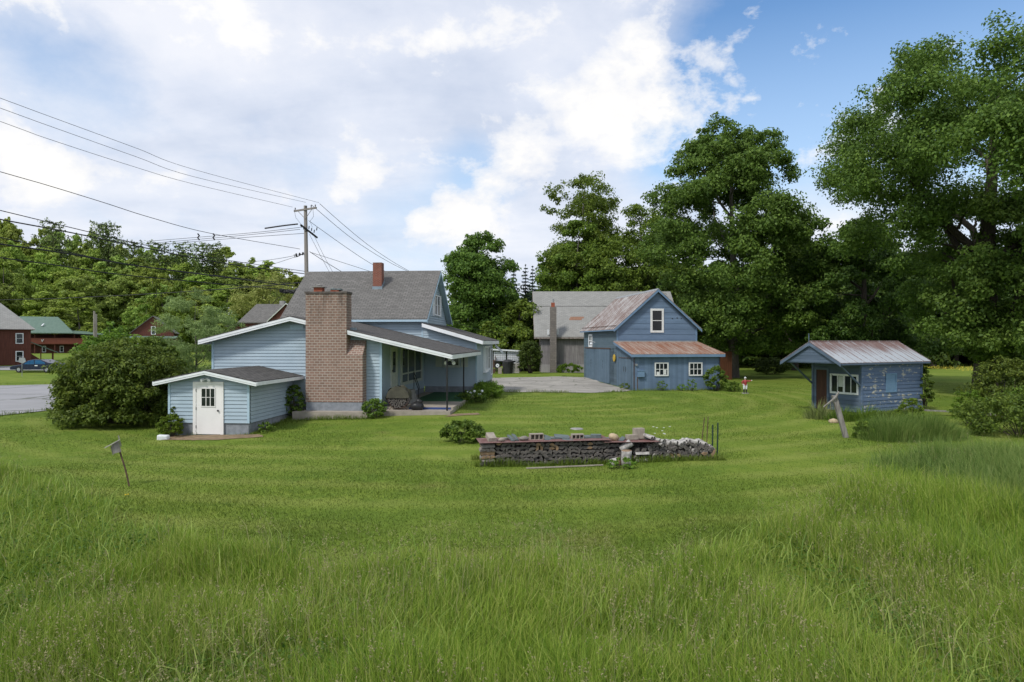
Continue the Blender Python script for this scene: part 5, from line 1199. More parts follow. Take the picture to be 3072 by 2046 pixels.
# giant tree at the right edge
x5 = (2965-1536)/F*48.; tm = tree_meshes(21, 24.0, 11.0, [(.18,.40),(.32,.46),(.42,.58),(.50,.84),(.62,1.0),(.76,1.02),(.87,.90),(.95,.66),(1.,.35)], 210, 200000, .225, LEAFB, BARK, .95, rc=.155, nsub=9, bend=.012, inner=.22)
place_tree(tm, 'ash_tree', x5, 48., 'giant tree at the right edge with thick trunk and limbs reaching over the shed', first=True)
tm = tree_meshes(23, 15.5, 5.6, RND, 56, 52000, .25, LEAFB, BARK, .4, rc=.25)
place_tree(tm, 'broadleaf_tree', 33.5, 43.5, 'leafy lower tree at the right edge in front of the giant trunk', first=True)
tm = tree_meshes(25, 8.5, 4.2, [(.1,.6),(.3,1.),(.6,.95),(.85,.6),(1.,.2)], 40, 15000, .42, LEAFA, BARKG, .25, rc=.3)
place_tree(tm, 'broadleaf_tree', .9, 83, 'small leafy tree left of the barn, before the white gable', first=True)

def conifer(seed, H, Rr, mat, levels, gap=0., pine=False, nb=9):
    rg = np.random.default_rng(seed); rr = random.Random(seed); tr = MB().tube([(0,0,-.3),(0,0,H*.5),(0,0,H)], [H*.016, H*.010, .02], 8)
    Ps, Ns, Sz = [], [], []
    for i in range(levels):
        f = i/(levels-1); z = H*(.10 + .89*f) if not pine else H*(.35 + .63*f)
        L = Rr*((1-f)**.85 + .03)*rr.uniform(.8,1.15) if not pine else Rr*(math.sin(math.pi*min(1, .25+.75*(1-f)))**.7 + .10)*rr.uniform(.55,1.15)
        k = max(4, int(nb*(1-f*.4)))
        for j in range(k):
            a = 6.283*j/k + i*1.1 + rr.uniform(-.25,.25); l = L*rr.uniform(.7,1.15); dr = -.30 if not pine else .12
            d = np.array([math.cos(a), math.sin(a), 0.]); m = max(6, int(26*l/Rr))
            t = rg.random(m)**.7; P = np.array([0,0,z]) + d*(t*l)[:, None] + rg.normal(size=(m, 3))*np.array([.11,.11,.07])*l*(.35+t[:, None]); P[:, 2] += dr*l*t + (.22*l*t*t if not pine else 0)
            nm = rg.normal(size=(m, 3))*.5; nm[:, 2] += .9
            Ps.append(P); Ns.append(unit(nm)); Sz.append(np.full(m, (.34 if not pine else .42)*(.5+.5*min(1, l/1.5))))
            tr.tube([(0,0,z), tuple(np.array([0,0,z]) + d*l*.9 + np.array([0,0,dr*l*.8]))], [.05,.012], 4, 0, False)
    P = np.concatenate(Ps); V = leaf_quads(P, np.concatenate(Ns), np.concatenate(Sz)*2.1, .42, rg, .25)
    return tr.build('trunk', BARK, None, True, False), fast_mesh('crown', V, quads(len(P)), None, mat)
sp1 = conifer(31, 17.5, 3.1, NEED, 30)
place_tree(sp1, 'spruce_tree', 1.75, 88, 'slim dark spruce, left one of the pair left of the barn roof', 'spruces', (.72,.72,.79), first=True)
place_tree(sp1, 'spruce_tree', 2.75, 91, 'slim dark spruce, right one of the pair left of the barn roof', 'spruces', (.72,.72,.80), 1.)
place_tree(sp1, 'spruce_tree', .2, 92, 'dark spruce tucked against the right side of the dense rounded tree', 'spruces', (.75,.75,.82), 2.)

# hillside wood across the road
V_ = [tree_meshes(40+k, 17., 5.2, [RND, OVAL, TALL, OVAL][k], 46, 20000, .56, LEAFH, BARKG, .3, rc=.29, nsub=7, limb=.6, flat=1.15) for k in range(4)]
VD = [tree_meshes(50+k, 17., 5.4, [RND, OVAL][k], 46, 20000, .56, LEAFK, BARKG, .3, rc=.29, nsub=7, limb=.6, flat=1.15) for k in range(2)]
VL = tree_meshes(60, 12., 4.2, RND, 30, 7000, .72, LEAFY, BARKG, .25, rc=.30, nsub=6, limb=.6)
PN = conifer(62, 22., 4.2, NEEDP, 17, pine=True, nb=7)
for p in V_ + VD + [VL, PN]:
    for o in p: col.objects.unlink(o)
LH = 'light green broadleaf tree in the wooded hillside across the road'; GH = 'light green trees of the hillside wood'
LD = 'darker green broadleaf tree in the wooded hillside across the road'; GD = 'darker trees of the hillside wood'
fr_ = random.Random(99)
def skyline(px): return float(np.interp(px, [-200,0,110,250,380,520,640,760,860,960], [650,640,690,700,722,742,752,770,815,850]))
for Y, dy, step in ((232, 0, 64), (204, 48, 76), (178, 108, 88), (154, 172, 104)):
    px = -150 + fr_.uniform(0, 40)
    while px < (940 if Y > 170 else 720):
        x = (px-1536)/F*Y; yt = skyline(px) + dy + fr_.uniform(-16, 18); H = CAMZ + (1021-yt)/F*Y - g(x, Y)
        if not (340 < px < 560 and Y < 160) and not (30 < px < 250 and Y < 160):
            dk = fr_.random() < .3; pr = fr_.choice(VD if dk else V_); wd = fr_.uniform(1.0, 1.5)
            H = max(9, H)
            place_tree(pr, 'broadleaf_tree', x, Y + fr_.uniform(-6, 6), LD if dk else LH, GD if dk else GH, (wd, wd, H/17.), fr_.uniform(0, 6.28))
        px += step*fr_.uniform(.75, 1.2)
for px, yt, Y, lab in ((160,660,214,'pine poking above the hill wood at its left end'),(302,664,216,'pine of the tall pair on the hill skyline, left one'),(327,668,214,'pine of the tall pair on the hill skyline, right one'),(398,718,212,'short pine on the hill skyline right of the tall pair'),
        (476,724,210,'broad pine top on the middle of the hill skyline'),(548,724,214,'lone wide pine on the hill skyline left of the last pair'),(606,728,206,'left pine of the last pair near the pole end of the hill'),(641,727,208,'right pine of the last pair near the pole end of the hill')):
    x = (px-1536)/F*Y; H = CAMZ + (1021-yt)/F*Y - g(x, Y); place_tree(PN, 'pine_tree', x, Y, lab, 'pines on the hill', (1.1,1.1,H/22.), fr_.uniform(0,6))
for px, yt, Y, sc_, lab in ((440,905,128,.7,'small lime green tree left of the little red gable house'),(545,838,150,.95,'bright lime green tree on the lower hillside'),(470,842,160,.8,'yellowish green tree beside the bright lime one'),(400,940,122,.55,'low lime green bush tree beside the little red gable house')):
    x = (px-1536)/F*Y; H = CAMZ + (1021-yt)/F*Y - g(x, Y); place_tree(VL, 'broadleaf_tree', x, Y, lab, None, (sc_,sc_,H/12.), fr_.uniform(0,6))
tm = tree_meshes(70, 15., 6.2, [(.06,.7),(.3,1.),(.6,.95),(.85,.6),(1.,.2)], 46, 11000, .55, LEAFW, BARKG, .3, rc=.26, asp=.3, nsub=7)
place_tree(tm, 'willow_tree', (810-1536)/F*128, 128, 'pale yellow green willow behind the roof of the blue house', first=True, sc=(1.15,1.1,1.1))
tm2 = tree_meshes(71, 10., 4., RND, 34, 6500, .55, LEAFW, BARKG, .25, rc=.28, asp=.3)
place_tree(tm2, 'willow_tree', (893-1536)/F*135, 135, 'smaller pale willow just left of the pole behind the house roof', first=True, sc=(1,1,1.45))
# left edge trees
place_tree(VD[0], 'broadleaf_tree', -67.0, 76, 'dark leafy tree cut by the left edge before the red house', None, (.95,.95,.75), 1.2)
tm = tree_meshes(73, 7.2, 2.6, RND, 30, 8000, .26, LEAFA, BARKG, .15, rc=.30)
place_tree(tm, 'broadleaf_tree', (335-1536)/F*43, 43, 'small tree peeping over the big round bush', None, first=True, sc=(1,1,.68))
tm = tree_meshes(74, 6.9, 2.9, [(.05,.5),(.3,.85),(.6,1.),(.8,.8),(1.,.35)], 70, 22000, .28, LEAFG, BARKG, .10, rc=.22, asp=.16, nsub=9, inner=.4)
place_tree(tm, 'feathery_tree', (588-1536)/F*46, 46, 'wispy grey green feathery tree behind the low left eave', first=True)

# wood on the right, behind the yard
LB = 'dark background tree in the wood behind the yard'; GBk = 'background trees behind the yard'
VB = [tree_meshes(80+k, 19., 6., [RND, TALL, OVAL][k], 36, 9500, .72, LEAFD, BARK, .35, rc=.29, nsub=6, limb=.6) for k in range(3)]
for p in VB:
    for o in p: col.objects.unlink(o)
def sky2(px): return float(np.interp(px, [1200,1300,1420,1500,1560,1640,1800,2000,2300,2420,2460,2600,3000,3400], [985,960,940,985,975,830,800,800,780,780,790,760,740,700]))
for Y, step in ((150, 95), (128, 105), (106, 120)):
    px = 1240 + fr_.uniform(0, 40)
    while px < 3350:
        if not (1400 < px < 1640 and Y < 140):
            x = (px-1536)/F*Y; H = CAMZ + (1021 - sky2(px) + fr_.uniform(-20, 20))/F*Y - g(x, Y); H = max(H, 6)
            place_tree(fr_.choice(VB), 'broadleaf_tree', x, Y + fr_.uniform(-5, 5), LB, GBk, (1.15,1.15,H/19.), fr_.uniform(0, 6.28))
        px += step*fr_.uniform(.8, 1.2)
# understorey that closes the wood at eye height
US = tree_meshes(90, 6., 4.5, [(.02,.9),(.3,1.),(.6,.85),(.85,.5),(1.,.2)], 30, 6000, .5, LEAFD, BARK, .15, rc=.32, nsub=6, limb=.6)
for o in US: col.objects.unlink(o)
for px in range(1900, 3400, 105):
    Y = fr_.uniform(96, 102) if px < 2790 or px > 2960 else 118
    if 2190 < px < 2330: Y = 112
    place_tree(US, 'wood_shrub', (px + fr_.uniform(-20,20) - 1536)/F*Y, Y, 'dark leafy shrub at the edge of the wood behind the yard', 'shrubs along the wood', (1.1,1,fr_.uniform(.8,1.3)), fr_.uniform(0,6), cat='shrub')

def shrub(name, x, y, rx, ry, h, n, leaf, mat, label, seed, ncl=30, asp=.5, group=None, low=.07, cat='shrub', stems=True, up=.55, nsub=6, z=None, rc=.36, skirt=0):
    rg = np.random.default_rng(seed); rr = random.Random(seed)
    t = thing(name, (x, y, (g(x, y) if z is None else z)), 0, label, cat, group)
    C, RD = [], []
    for i in range(ncl):
        f = (i+.5)/ncl; zz = 1 - 1.75*f; rr_ = math.sqrt(max(0, 1-zz*zz)); rr_ = max(rr_, .93) if zz < 0 else rr_; a = i*2.39996 + rg.uniform(-.3,.3)
        q = rg.uniform(.66,.88); hz = h*(low + (1-low)*.5) ; zc = h*.46 + zz*h*.42
        wid = .80 + .20*math.sin(math.pi*min(1, max(0, zc/h*1.05+.05)))
        C.append((rx*rr_*q*math.cos(a)*wid, ry*rr_*q*math.sin(a)*wid, max(zc, h*low))); RD.append(min(rx, ry, h)*rc*rg.uniform(.75,1.25))
    for i in range(skirt):
        a = 6.283*i/skirt + rg.uniform(-.1,.1); q = rg.uniform(.68,.80); C.append((rx*q*math.cos(a), ry*q*math.sin(a), h*rg.uniform(.07,.16))); RD.append(min(rx, ry, h)*rc*rg.uniform(.8,1.1))
    P, Nn = puffs(rg, np.array(C), np.array(RD), n/len(C), nsub, .6, up)
    k = P[:, 2] > .015; P, Nn = P[k], Nn[k]
    fast_mesh('foliage', leaf_quads(P, Nn, np.full(len(P), leaf), asp, rg), quads(len(P)), None, mat, t)
    if stems:
        mb = MB()
        for c in C[::2]: mb.tube([(c[0]*.1, c[1]*.1, -.1), (c[0]*.5, c[1]*.5, c[2]*.5), c], [.014*h/2+.005, .010*h/2+.004, .003], 5, 0, False)
        mb.build('stems', BARK, t, False, False)
    return t
shrub('round_bush', -17.8, 31.2, 2.85, 2.7, 3.85, 56000, .16, LEAFS, 'huge rounded dark green bush beside the white entry door and the road', 101, 90, rc=.24, nsub=8, skirt=26)
shrub('bush', -19.3, 36.2, 2.2, 1.6, 4.3, 9000, .20, LEAFS, 'taller shrub behind the huge round bush', 102, 34, rc=.30)
shrub('bush', -22.6, 36.5, 1.5, 1.5, 3.4, 5000, .20, LEAFA, 'lighter shrub peeping out left behind the huge round bush', 103)
shrub('bush', -13.85, 27.75, .55, .4, 1.0, 1500, .11, LEAFL, 'small bright yellow green shrub left of the white entry door', 104)
shrub('climbing_plant', -13.95, 28.1, .22, .2, 1.35, 600, .11, LEAFS, 'thin dark climber on the left corner of the entry', 105, 14)
shrub('bush', -10.15, 31.75, .5, .4, 1.75, 1800, .11, LEAFS, 'narrow dark shrub in the corner between the entry and the chimney', 106)
shrub('weed_clump', -10.25, 28.3, .3, .5, .45, 500, .09, LEAFA, 'weeds at the foundation corner right of the entry', 107, 12)
shrub('bush', -6.25, 31.0, .62, .45, .95, 1600, .12, LEAFS, 'leafy shrub at the right foot of the big chimney', 108)
pe = shrub('peony', -2.0, 36.6, .75, .7, .7, 1800, .12, LEAFS, 'peony with white blooms beside the patio post', 109)
for k in range(7): a = k*2.4; MB().ball((.5*math.cos(a)*(.4+.6*(k%2)), -.35+.35*math.sin(a), .45+.1*(k%3)), (.075,.075,.06), k, .2, 8, 6).build('flower', PLAST, pe)
shrub('daylily', -1.45, 41.2, .85, 2.6, .9, 4200, .30, LEAFL, 'long bed of bright daylily leaves along the right wall of the house', 110, 30, asp=.12, up=.2)
shrub('bush', -1.75, 24.4, .85, .65, .8, 3000, .12, LEAFS, 'low rounded shrub alone on the lawn left of the firewood', 111, 22)
shrub('bush', 15.3, 51.2, .95, .6, 2.0, 2600, .16, LEAFS, 'dark shrub at the right front corner of the blue garage', 112)
shrub('bush', 16.3, 50.6, .6, .5, .75, 900, .14, LEAFS, 'low shrub between the garage corner and the statue', 113)
for k, (px, h) in enumerate(((1985,.85),(2045,.55),(2075,1.0),(1875,.55))):
    Y = 51.0 if px > 1900 else 52.2; shrub('weed_clump', (px-1536)/F*Y, Y, .45, .3, h, 500, .14, LEAFA, ['weed clump under the left lean-to window','low weed clump between the two lean-to windows','tall weed clump left of the right lean-to window','small weed at the left corner of the lean-to'][k], 114+k, 12, asp=.25, up=.2)
shrub('clipped_hedge', 2.0, 74.2, 1.35, 1.1, 3.9, 7000, .17, LEAFD, 'tall dark clipped hedge column left of the grey barn chimney', 120, 46, rc=.42)
shrub('lily_bed', 6.4, 76.8, 1.8, .5, 1.1, 2600, .40, LEAFL, 'row of upright green lily leaves along the foot of the grey barn', 121, 26, asp=.12, up=.1, stems=False)
shrub('bush', 29.5, 78, 2.2, 1.6, 1.9, 3500, .22, LEAFD, 'low dark shrub on the lawn left of the blue shed', 122)
shrub('bush', 30.8, 62, .9, .8, 1.2, 1500, .17, LEAFD, 'small round dark shrub right of the blue shed on the lawn', 123)
def spiky(name, x, y, r, h, n, w, mat, label, seed, lean=.55, z=None, group=None):
    rg = np.random.default_rng(seed); a = rg.uniform(0, 6.283, n); q = np.sqrt(rg.random(n))*r
    t = thing(name, (x, y, g(x, y)), 0, label, 'plant', group)
    q = q*rg.uniform(.7,1.25,n); P = np.stack([q*np.cos(a), q*np.sin(a)*.8], 1); hh = h*rg.uniform(.5, 1.1, n)*(1.05-.55*(q/r)**2).clip(.25)*(.7+.6*vnoise(P[:,0]+x, P[:,1]+y, .35, seed))
    blade_mesh('leaves', P, hh, np.full(n, w), a + rg.normal(size=n)*.4, lean*(.3 + q/r)*rg.uniform(.5,1.2,n), rg, mat, t, False); return t
def blade_mesh(name, P, h, w, ld, la, rg, mat, parent=None, ground=True):
    n = len(P); z0 = gz(P[:, 0], P[:, 1]) - .02 if ground else np.full(n, -.02)
    sa_ = rg.uniform(0, 3.1416, n); sx_, sy_ = np.cos(sa_)*w*.5, np.sin(sa_)*w*.5; lx_, ly_ = np.cos(ld)*la*h, np.sin(ld)*la*h
    V = np.empty((n, 5, 3))
    for i, (f, s, l) in enumerate(((0,-1,0),(0,1,0),(.62,-.8,.34),(.62,.8,.34),(1,0,1))):
        V[:, i, 0] = P[:, 0] + s*sx_ + l*lx_; V[:, i, 1] = P[:, 1] + s*sy_ + l*ly_
        V[:, i, 2] = z0 + f*h*(1 - .35*np.minimum(la, 1)*l)
    b = np.arange(n)[:, None]*5
    return fast_mesh(name, V.reshape(-1, 3), b + np.array([[0,1,3,2]]), b + np.array([[2,3,4]]), mat, parent)
def grass_mat(name, stops, nsc=.3, trans=.3, mixr=.5, lawn=False):
    m, nt, b, tc, out = newmat(name); geo = nd(nt, 'ShaderNodeNewGeometry'); ob = tc.outputs['Object']
    n = noise(nt, ob, nsc, 5, .6); n2 = noise(nt, ob, nsc*6, 3)
    f = math_(nt, 'ADD', math_(nt, 'MULTIPLY', geo.outputs['Random Per Island'], .34*mixr*2), math_(nt, 'ADD', math_(nt, 'MULTIPLY', n, .48), math_(nt, 'MULTIPLY', n2, .18)))
    c = ramp(nt, f, stops)
    if lawn: c = lawn_pattern(nt, ob, c)
    setb(nt, b, c, .55, .25)
    tr = nd(nt, 'ShaderNodeBsdfTranslucent', {'Color': c}); mx = nd(nt, 'ShaderNodeMixShader', {0: trans})
    nt.links.new(b.outputs[0], mx.inputs[1]); nt.links.new(tr.outputs[0], mx.inputs[2]); nt.links.new(mx.outputs[0], out.inputs[0]); return m
MEAD = grass_mat('meadow_blades', [(.24,(.065,.135,.016)),(.40,(.140,.250,.022)),(.55,(.225,.335,.035)),(.70,(.30,.385,.062)),(.88,(.40,.42,.13))], mixr=.75, trans=.38)
MEADB = grass_mat('blue_green_blades', [(.3,(.070,.140,.026)),(.55,(.145,.235,.048)),(.8,(.25,.32,.09))], mixr=.75, trans=.38)
LAWN = grass_mat('lawn_blades', [(.26,(0.077, 0.120, 0.016)),(.44,(0.118, 0.178, 0.023)),(.58,(0.157, 0.211, 0.030)),(.76,(0.215, 0.237, 0.055))], .22, mixr=.3, lawn=True)
COARSE = grass_mat('coarse_blades', [(.28,(.085,.17,.03)),(.5,(.19,.30,.05)),(.8,(.33,.42,.10))], mixr=.9, trans=.38)
SEED = grass_mat('seed_stalks', [(.3,(0.250,0.250,0.106)),(.6,(0.350,0.312,0.163)),(.9,(0.425,0.375,0.213))])
CLOV = leaf_mat('clover_leaf', (0.056,0.144,0.018), (0.106,0.219,0.025), (0.150,0.263,0.037), nscale=.8)
spiky('yucca', 14.6, 32.6, .55, .95, 160, .035, LEAFG, 'spiky grey green clump at the left front corner of the shed', 130)
spiky('lily_clump', 15.4, 31.9, .7, .75, 520, .022, LEAFS, 'dark strappy leaf clump before the red shed door', 131)
spiky('lily_clump', 16.35, 31.6, .65, .8, 520, .022, LEAFA, 'strappy leaf clump below the white shed window', 132)
spiky('lily_clump', 17.2, 31.5, .6, .8, 460, .022, LEAFS, 'strappy leaf clump at the corner where the shed walls meet', 133)
spiky('dry_stalks', 15.25, 32.9, .3, 1.3, 60, .012, SEED, 'dry tan stalks standing before the red shed door', 134, .2)
spiky('tall_grass_clump', 14.3, 25.9, 1.15, 1.15, 3600, .012, MEADB, 'tall ferny grass clump right of the leaning post, left half', 135, .35)
spiky('tall_grass_clump', 16.0, 26.3, 1.25, 1.2, 3800, .012, MEADB, 'tall ferny grass clump before the flaking shed wall, right half', 136, .35)
shrub('sapling', 17.3, 29.6, .6, .5, 1.35, 1300, .13, LEAFL, 'yellow green sapling below the boarded shed window', 137, 18, asp=.35)
shrub('sapling', 20.0, 29.8, .85, .6, 1.7, 2000, .13, LEAFL, 'yellow green sapling at the right front corner of the shed', 138, 20, asp=.35)
shrub('burdock', 13.35, 26.0, .32, .3, .75, 220, .18, LEAFA, 'broad leaved weed climbing the foot of the leaning post', 139, 10, asp=.8)
shrub('climbing_plant', 22.4, 37.1, .45, .5, 2.6, 2600, .15, LEAFS, 'green climber hanging on the right corner of the blue shed', 140, 26)
shrub('bush', 25.0, 34.2, 2.1, 1.6, 3.0, 8000, .16, LEAFS, 'leafy shrub at the right edge before the thick tree trunk', 141, 34)
shrub('bush', 20.0, 26.9, 2.5, 1.5, 1.65, 9000, .13, LEAFS, 'low sprawling shrub at the right edge of the mown lawn', 142, 40)
shrub('bush', 22.6, 28.4, 1.6, 1.4, 2.1, 5000, .14, LEAFA, 'shrub cut by the right picture edge beyond the sprawling one', 143, 28)
shrub('weed_clump', 3.2, 19.85, .5, .2, .34, 800, .08, LEAFA, 'green weeds at the foot of the firewood beside the birch rounds', 144, 14)
cp = spiky('cow_parsley', 4.75, 21.6, .35, .95, 60, .008, LEAFA, 'tall white flowered weed behind the right end of the rusty sheet', 145, .3)
rq = random.Random(5)
for k in range(8): MB().ball((rq.uniform(-.3,.3), rq.uniform(-.2,.2), rq.uniform(.7,.98)), (.035,.035,.012), k, .2, 8, 4).build('flower', CREAM, cp)

# meadow and lawn
rg = np.random.default_rng(77)
def scatter(n, y0, y1, pw, wid=.80, extra=3.):
    u = rg.random(n); y = (y0**pw + u*(y1**pw - y0**pw))**(1/pw); x = rg.uniform(-1, 1, n)*(wid*y + extra); return x, y
x, y = scatter(640000, 4.2, 27, .35)
e = meadow_edge(x, y); fade = np.clip(e/1.5, 0, 1); k = (e > 0) & (rg.random(len(x)) < .30 + .70*fade); x, y, fade = x[k], y[k], fade[k]
hn = vnoise(x, y, 1.6, 1); hn2 = vnoise(x, y, .55, 2); big = np.exp(-(((x-13.5)/3.2)**2 + ((y-17.5)/3.2)**2)/2); clov = (vnoise(x, y, 2.3, 9) > .66)
h = (.30 + .38*hn + .16*hn2)*(.28 + .72*fade) + .42*big*fade
h = np.where(clov, h*.72, h)*rg.uniform(.45, 1.25, len(x))
ld = vnoise(x, y, 2.8, 4)*6.28 + rg.normal(size=len(x))*1.5; la = np.clip(rg.normal(.36, .24, len(x)), .03, 1.)
w = rg.uniform(.005, .014, len(x))*(1 + np.maximum(0, y-9)*.035)
blue = (big + vnoise(x, y, 3.2, 12)*.55 + rg.uniform(-.25, .25, len(x))) > .70
P = np.stack([x, y], 1)
for nm, sel, mt in (('meadow_grass', ~blue, MEAD), ('bluish_meadow_grass', blue, MEADB)):
    tag(blade_mesh(nm, P[sel], h[sel], w[sel], ld[sel], la[sel], rg, mt), 'tall unmown grass filling the foreground' if nm[0] == 'm' else 'bluish tall grass tufts scattered through the foreground meadow', 'grass', kind='stuff')
x, y = scatter(11000, 4.5, 25, .4); e = meadow_edge(x, y); cl = vnoise(x, y, 1.9, 21); k = (e > .6) & (cl > .5); x, y = x[k], y[k]
n_ = len(x); h = rg.uniform(.62, .95, n_); P = np.stack([x, y], 1)
st_ = blade_mesh('seed_grass', P, h, np.full(n_, .0045), vnoise(x, y, 2.8, 4)*6.28 + rg.normal(size=n_)*.5, rg.uniform(.1,.45,n_), rg, SEED); tag(st_, 'thin tan seed stalks standing in the tall grass', 'grass', kind='stuff')
Vh = np.asarray([v.co[:] for v in st_.data.vertices])[4::5]; hp_ = np.repeat(Vh, 9, 0) + rg.normal(size=(n_*9, 3))*np.array([.012,.012,.035])
fast_mesh('seed_heads', leaf_quads(hp_, unit(rg.normal(size=(n_*9, 3))), np.full(n_*9, .026), .4, rg), quads(n_*9), None, SEED, st_)
# coarse blades and bent dead stalks among the fine grass
for nm, num, mt, wd_, lab in (('broad_grass', 26000, 'B', (.011, .022), 'broad bladed coarse grass scattered through the meadow'), ('dead_grass', 9000, 'S', (.005, .009), 'bent straw coloured dead blades in the meadow')):
    x, y = scatter(num, 4.4, 22, .35); e = meadow_edge(x, y); k = (e > .3) & (vnoise(x, y, 1.1, 61 if mt == 'B' else 67) > .42); x, y = x[k], y[k]; n_ = len(x)
    tag(blade_mesh(nm, np.stack([x, y], 1), rg.uniform(.32, .78, n_), rg.uniform(wd_[0], wd_[1], n_), rg.uniform(0, 6.28, n_), rg.uniform(.1, 1.0, n_), rg, COARSE if mt == 'B' else SEED), lab, 'grass', kind='stuff')
# clover and broad weeds low in the meadow
x, y = scatter(60000, 4.5, 16, .4); e = meadow_edge(x, y); k = (e > 1.2) & (vnoise(x, y, 2.3, 9) > .60); x, y = x[k], y[k]; n_ = len(x)
pz_ = gz(x, y) + rg.uniform(.08, .34, n_); nm = rg.normal(size=(n_, 3))*.5; nm[:, 2] += 1
tag(fast_mesh('clover', leaf_quads(np.stack([x, y, pz_], 1), unit(nm), np.full(n_, .055), .8, rg), quads(n_), None, CLOV), 'dark green clover patches low in the tall grass', 'clover', kind='stuff')
# mown lawn blades
x, y = scatter(520000, 10.5, 62, -.55, .85, 1.)
def inside_rects(x, y):
    m_ = np.zeros(len(x), bool)
    def loc(ox, oy, rz): return (x-ox)*math.cos(rz) + (y-oy)*math.sin(rz), -(x-ox)*math.sin(rz) + (y-oy)*math.cos(rz)
    u, v = loc(-14.37, 32.77, R(-4.57)); m_ |= (u > -.05) & (u < 11.65) & (v > -.6) & (v < 19); m_ |= (u > .6) & (u < 4.05) & (v > -4.65) & (v < 0); m_ |= (u > 4.4) & (u < 8.) & (v > -1.28) & (v < 0)
    u, v = loc(8.54, 55.7, R(8.05)); m_ |= (u > 0) & (u < 6.9) & (v > -4.4) & (v < 11)
    u, v = loc(17.7, 34.6, math.atan2(.47, .882)); m_ |= (u > 0) & (u < 5.1) & (v > 0) & (v < 2.9)
    u, v = loc(-.91, 20.15, pile_rz); m_ |= (u > -.05) & (u < 7.35) & (v > .05) & (v < .9)
    return m_
def inpoly(x, y, poly):
    c = np.zeros(len(x), bool)
    for i in range(len(poly)):
        (x1, y1), (x2, y2) = poly[i-1], poly[i]
        c ^= ((y1 > y) != (y2 > y)) & (x < (x2-x1)*(y-y1)/(y2-y1+1e-12) + x1)
    return c
k = (meadow_edge(x, y) < .6) & ~inside_rects(x, y) & ~inpoly(x, y, [(-2.2,45.8),(.5,46.6),(3.5,46.9),(6.,47.9),(8.1,49.4),(8.9,51.2),(8.3,56.3),(7.0,66.0),(4,67.2),(-1.,66.6),(-6,65.5)]) & ~inpoly(x, y, [(-37.5,0),(-25.6,33.5),(-24.4,37.5),(-22.5,44),(-17,55),(-6,66),(-24,64.5),(-42,57),(-70,52)]) & ~inpoly(x, y, [(-13.7,26.9),(-11.2,26.75),(-10.,27.1),(-10.3,27.7),(-13.8,27.95)])
x, y = x[k], y[k]; n_ = len(x); hn = vnoise(x, y, 2.2, 31)
h = (.035 + .05*hn)*rg.uniform(.6, 1.3, n_); w = .006 + .00042*y; 
tag(blade_mesh('lawn_grass', np.stack([x, y], 1), h, w*rg.uniform(.7,1.3,n_), rg.uniform(0, 6.28, n_), rg.uniform(.1, .9, n_), rg, LAWN), 'short mown lawn grass round the house and sheds', 'grass', kind='stuff')
# rough grass on the way from lawn to meadow edges, weeds at walls
x, y = scatter(26000, 20, 60, .3); 
def near_wall(x, y):
    def loc(ox, oy, rz): return (x-ox)*math.cos(rz) + (y-oy)*math.sin(rz), -(x-ox)*math.sin(rz) + (y-oy)*math.cos(rz)
    u, v = loc(8.54, 55.7, R(8.05)); a = (u > -.1) & (u < 7) & (v > -4.85) & (v < -4.4)
    u, v = loc(-.91, 20.15, pile_rz); b = (u > -.2) & (u < 7.6) & (((v > -.25) & (v < -.02)) | ((v > .9) & (v < 1.1)))
    u, v = loc(17.7, 34.6, math.atan2(.47, .882)); c = (u > -.3) & (u < 5.3) & (v > -.4) & (v < -.05)
    u, v = loc(-14.37, 32.77, R(-4.57)); d = (u > 4.) & (u < 8.4) & (v > -1.6) & (v < -1.3); e2 = (u > 4.05) & (u < 4.3) & (v > -4.6) & (v < -.6)
    return a | b | c | d | e2
xs_, ys_ = [], []
for _ in range(14):
    x, y = scatter(90000, 20, 56, .3); k = near_wall(x, y); xs_.append(x[k]); ys_.append(y[k])
def along(poly, n, out):                # tufts that creep over an edge
    for (x1, y1), (x2, y2) in zip(poly[:-1], poly[1:]):
        k = int(n*math.hypot(x2-x1, y2-y1)); t = rg.random(k)
        m_ = vnoise(x1 + (x2-x1)*t, y1 + (y2-y1)*t, .9, 71) > .35
        xs_.append((x1 + (x2-x1)*t + rg.normal(size=k)*.16)[m_]); ys_.append((y1 + (y2-y1)*t + rg.normal(size=k)*out)[m_])
along([(-2.2,45.8),(.5,46.6),(3.5,46.9),(6.,47.9),(8.1,49.4)], 130, .2); along([(-6,65.5),(-1.,66.6),(4,67.2),(7,66)], 60, .3); along([(-27,29.5),(-25.6,33.5),(-24.4,37.5)], 120, .12)
along([(-14.0,27.93),(-13.0,28.0)], 120, .05); along([(-10.9,27.75),(-10.35,27.72)], 120, .05); along([(-10.3,27.8),(-9.9,32.2)], 70, .06); along([(-2.95,31.3),(-2.2,36.5),(-1.6,41)], 70, .06)
x = np.concatenate(xs_); y = np.concatenate(ys_); n_ = len(x)
tag(blade_mesh('rough_grass', np.stack([x, y], 1), rg.uniform(.08, .30, n_)*(.5+vnoise(x, y, .8, 41)), np.full(n_, .014), rg.uniform(0, 6.28, n_), rg.uniform(.1, .6, n_), rg, LAWN), 'uncut grass fringe along the walls and the firewood', 'grass', kind='stuff')
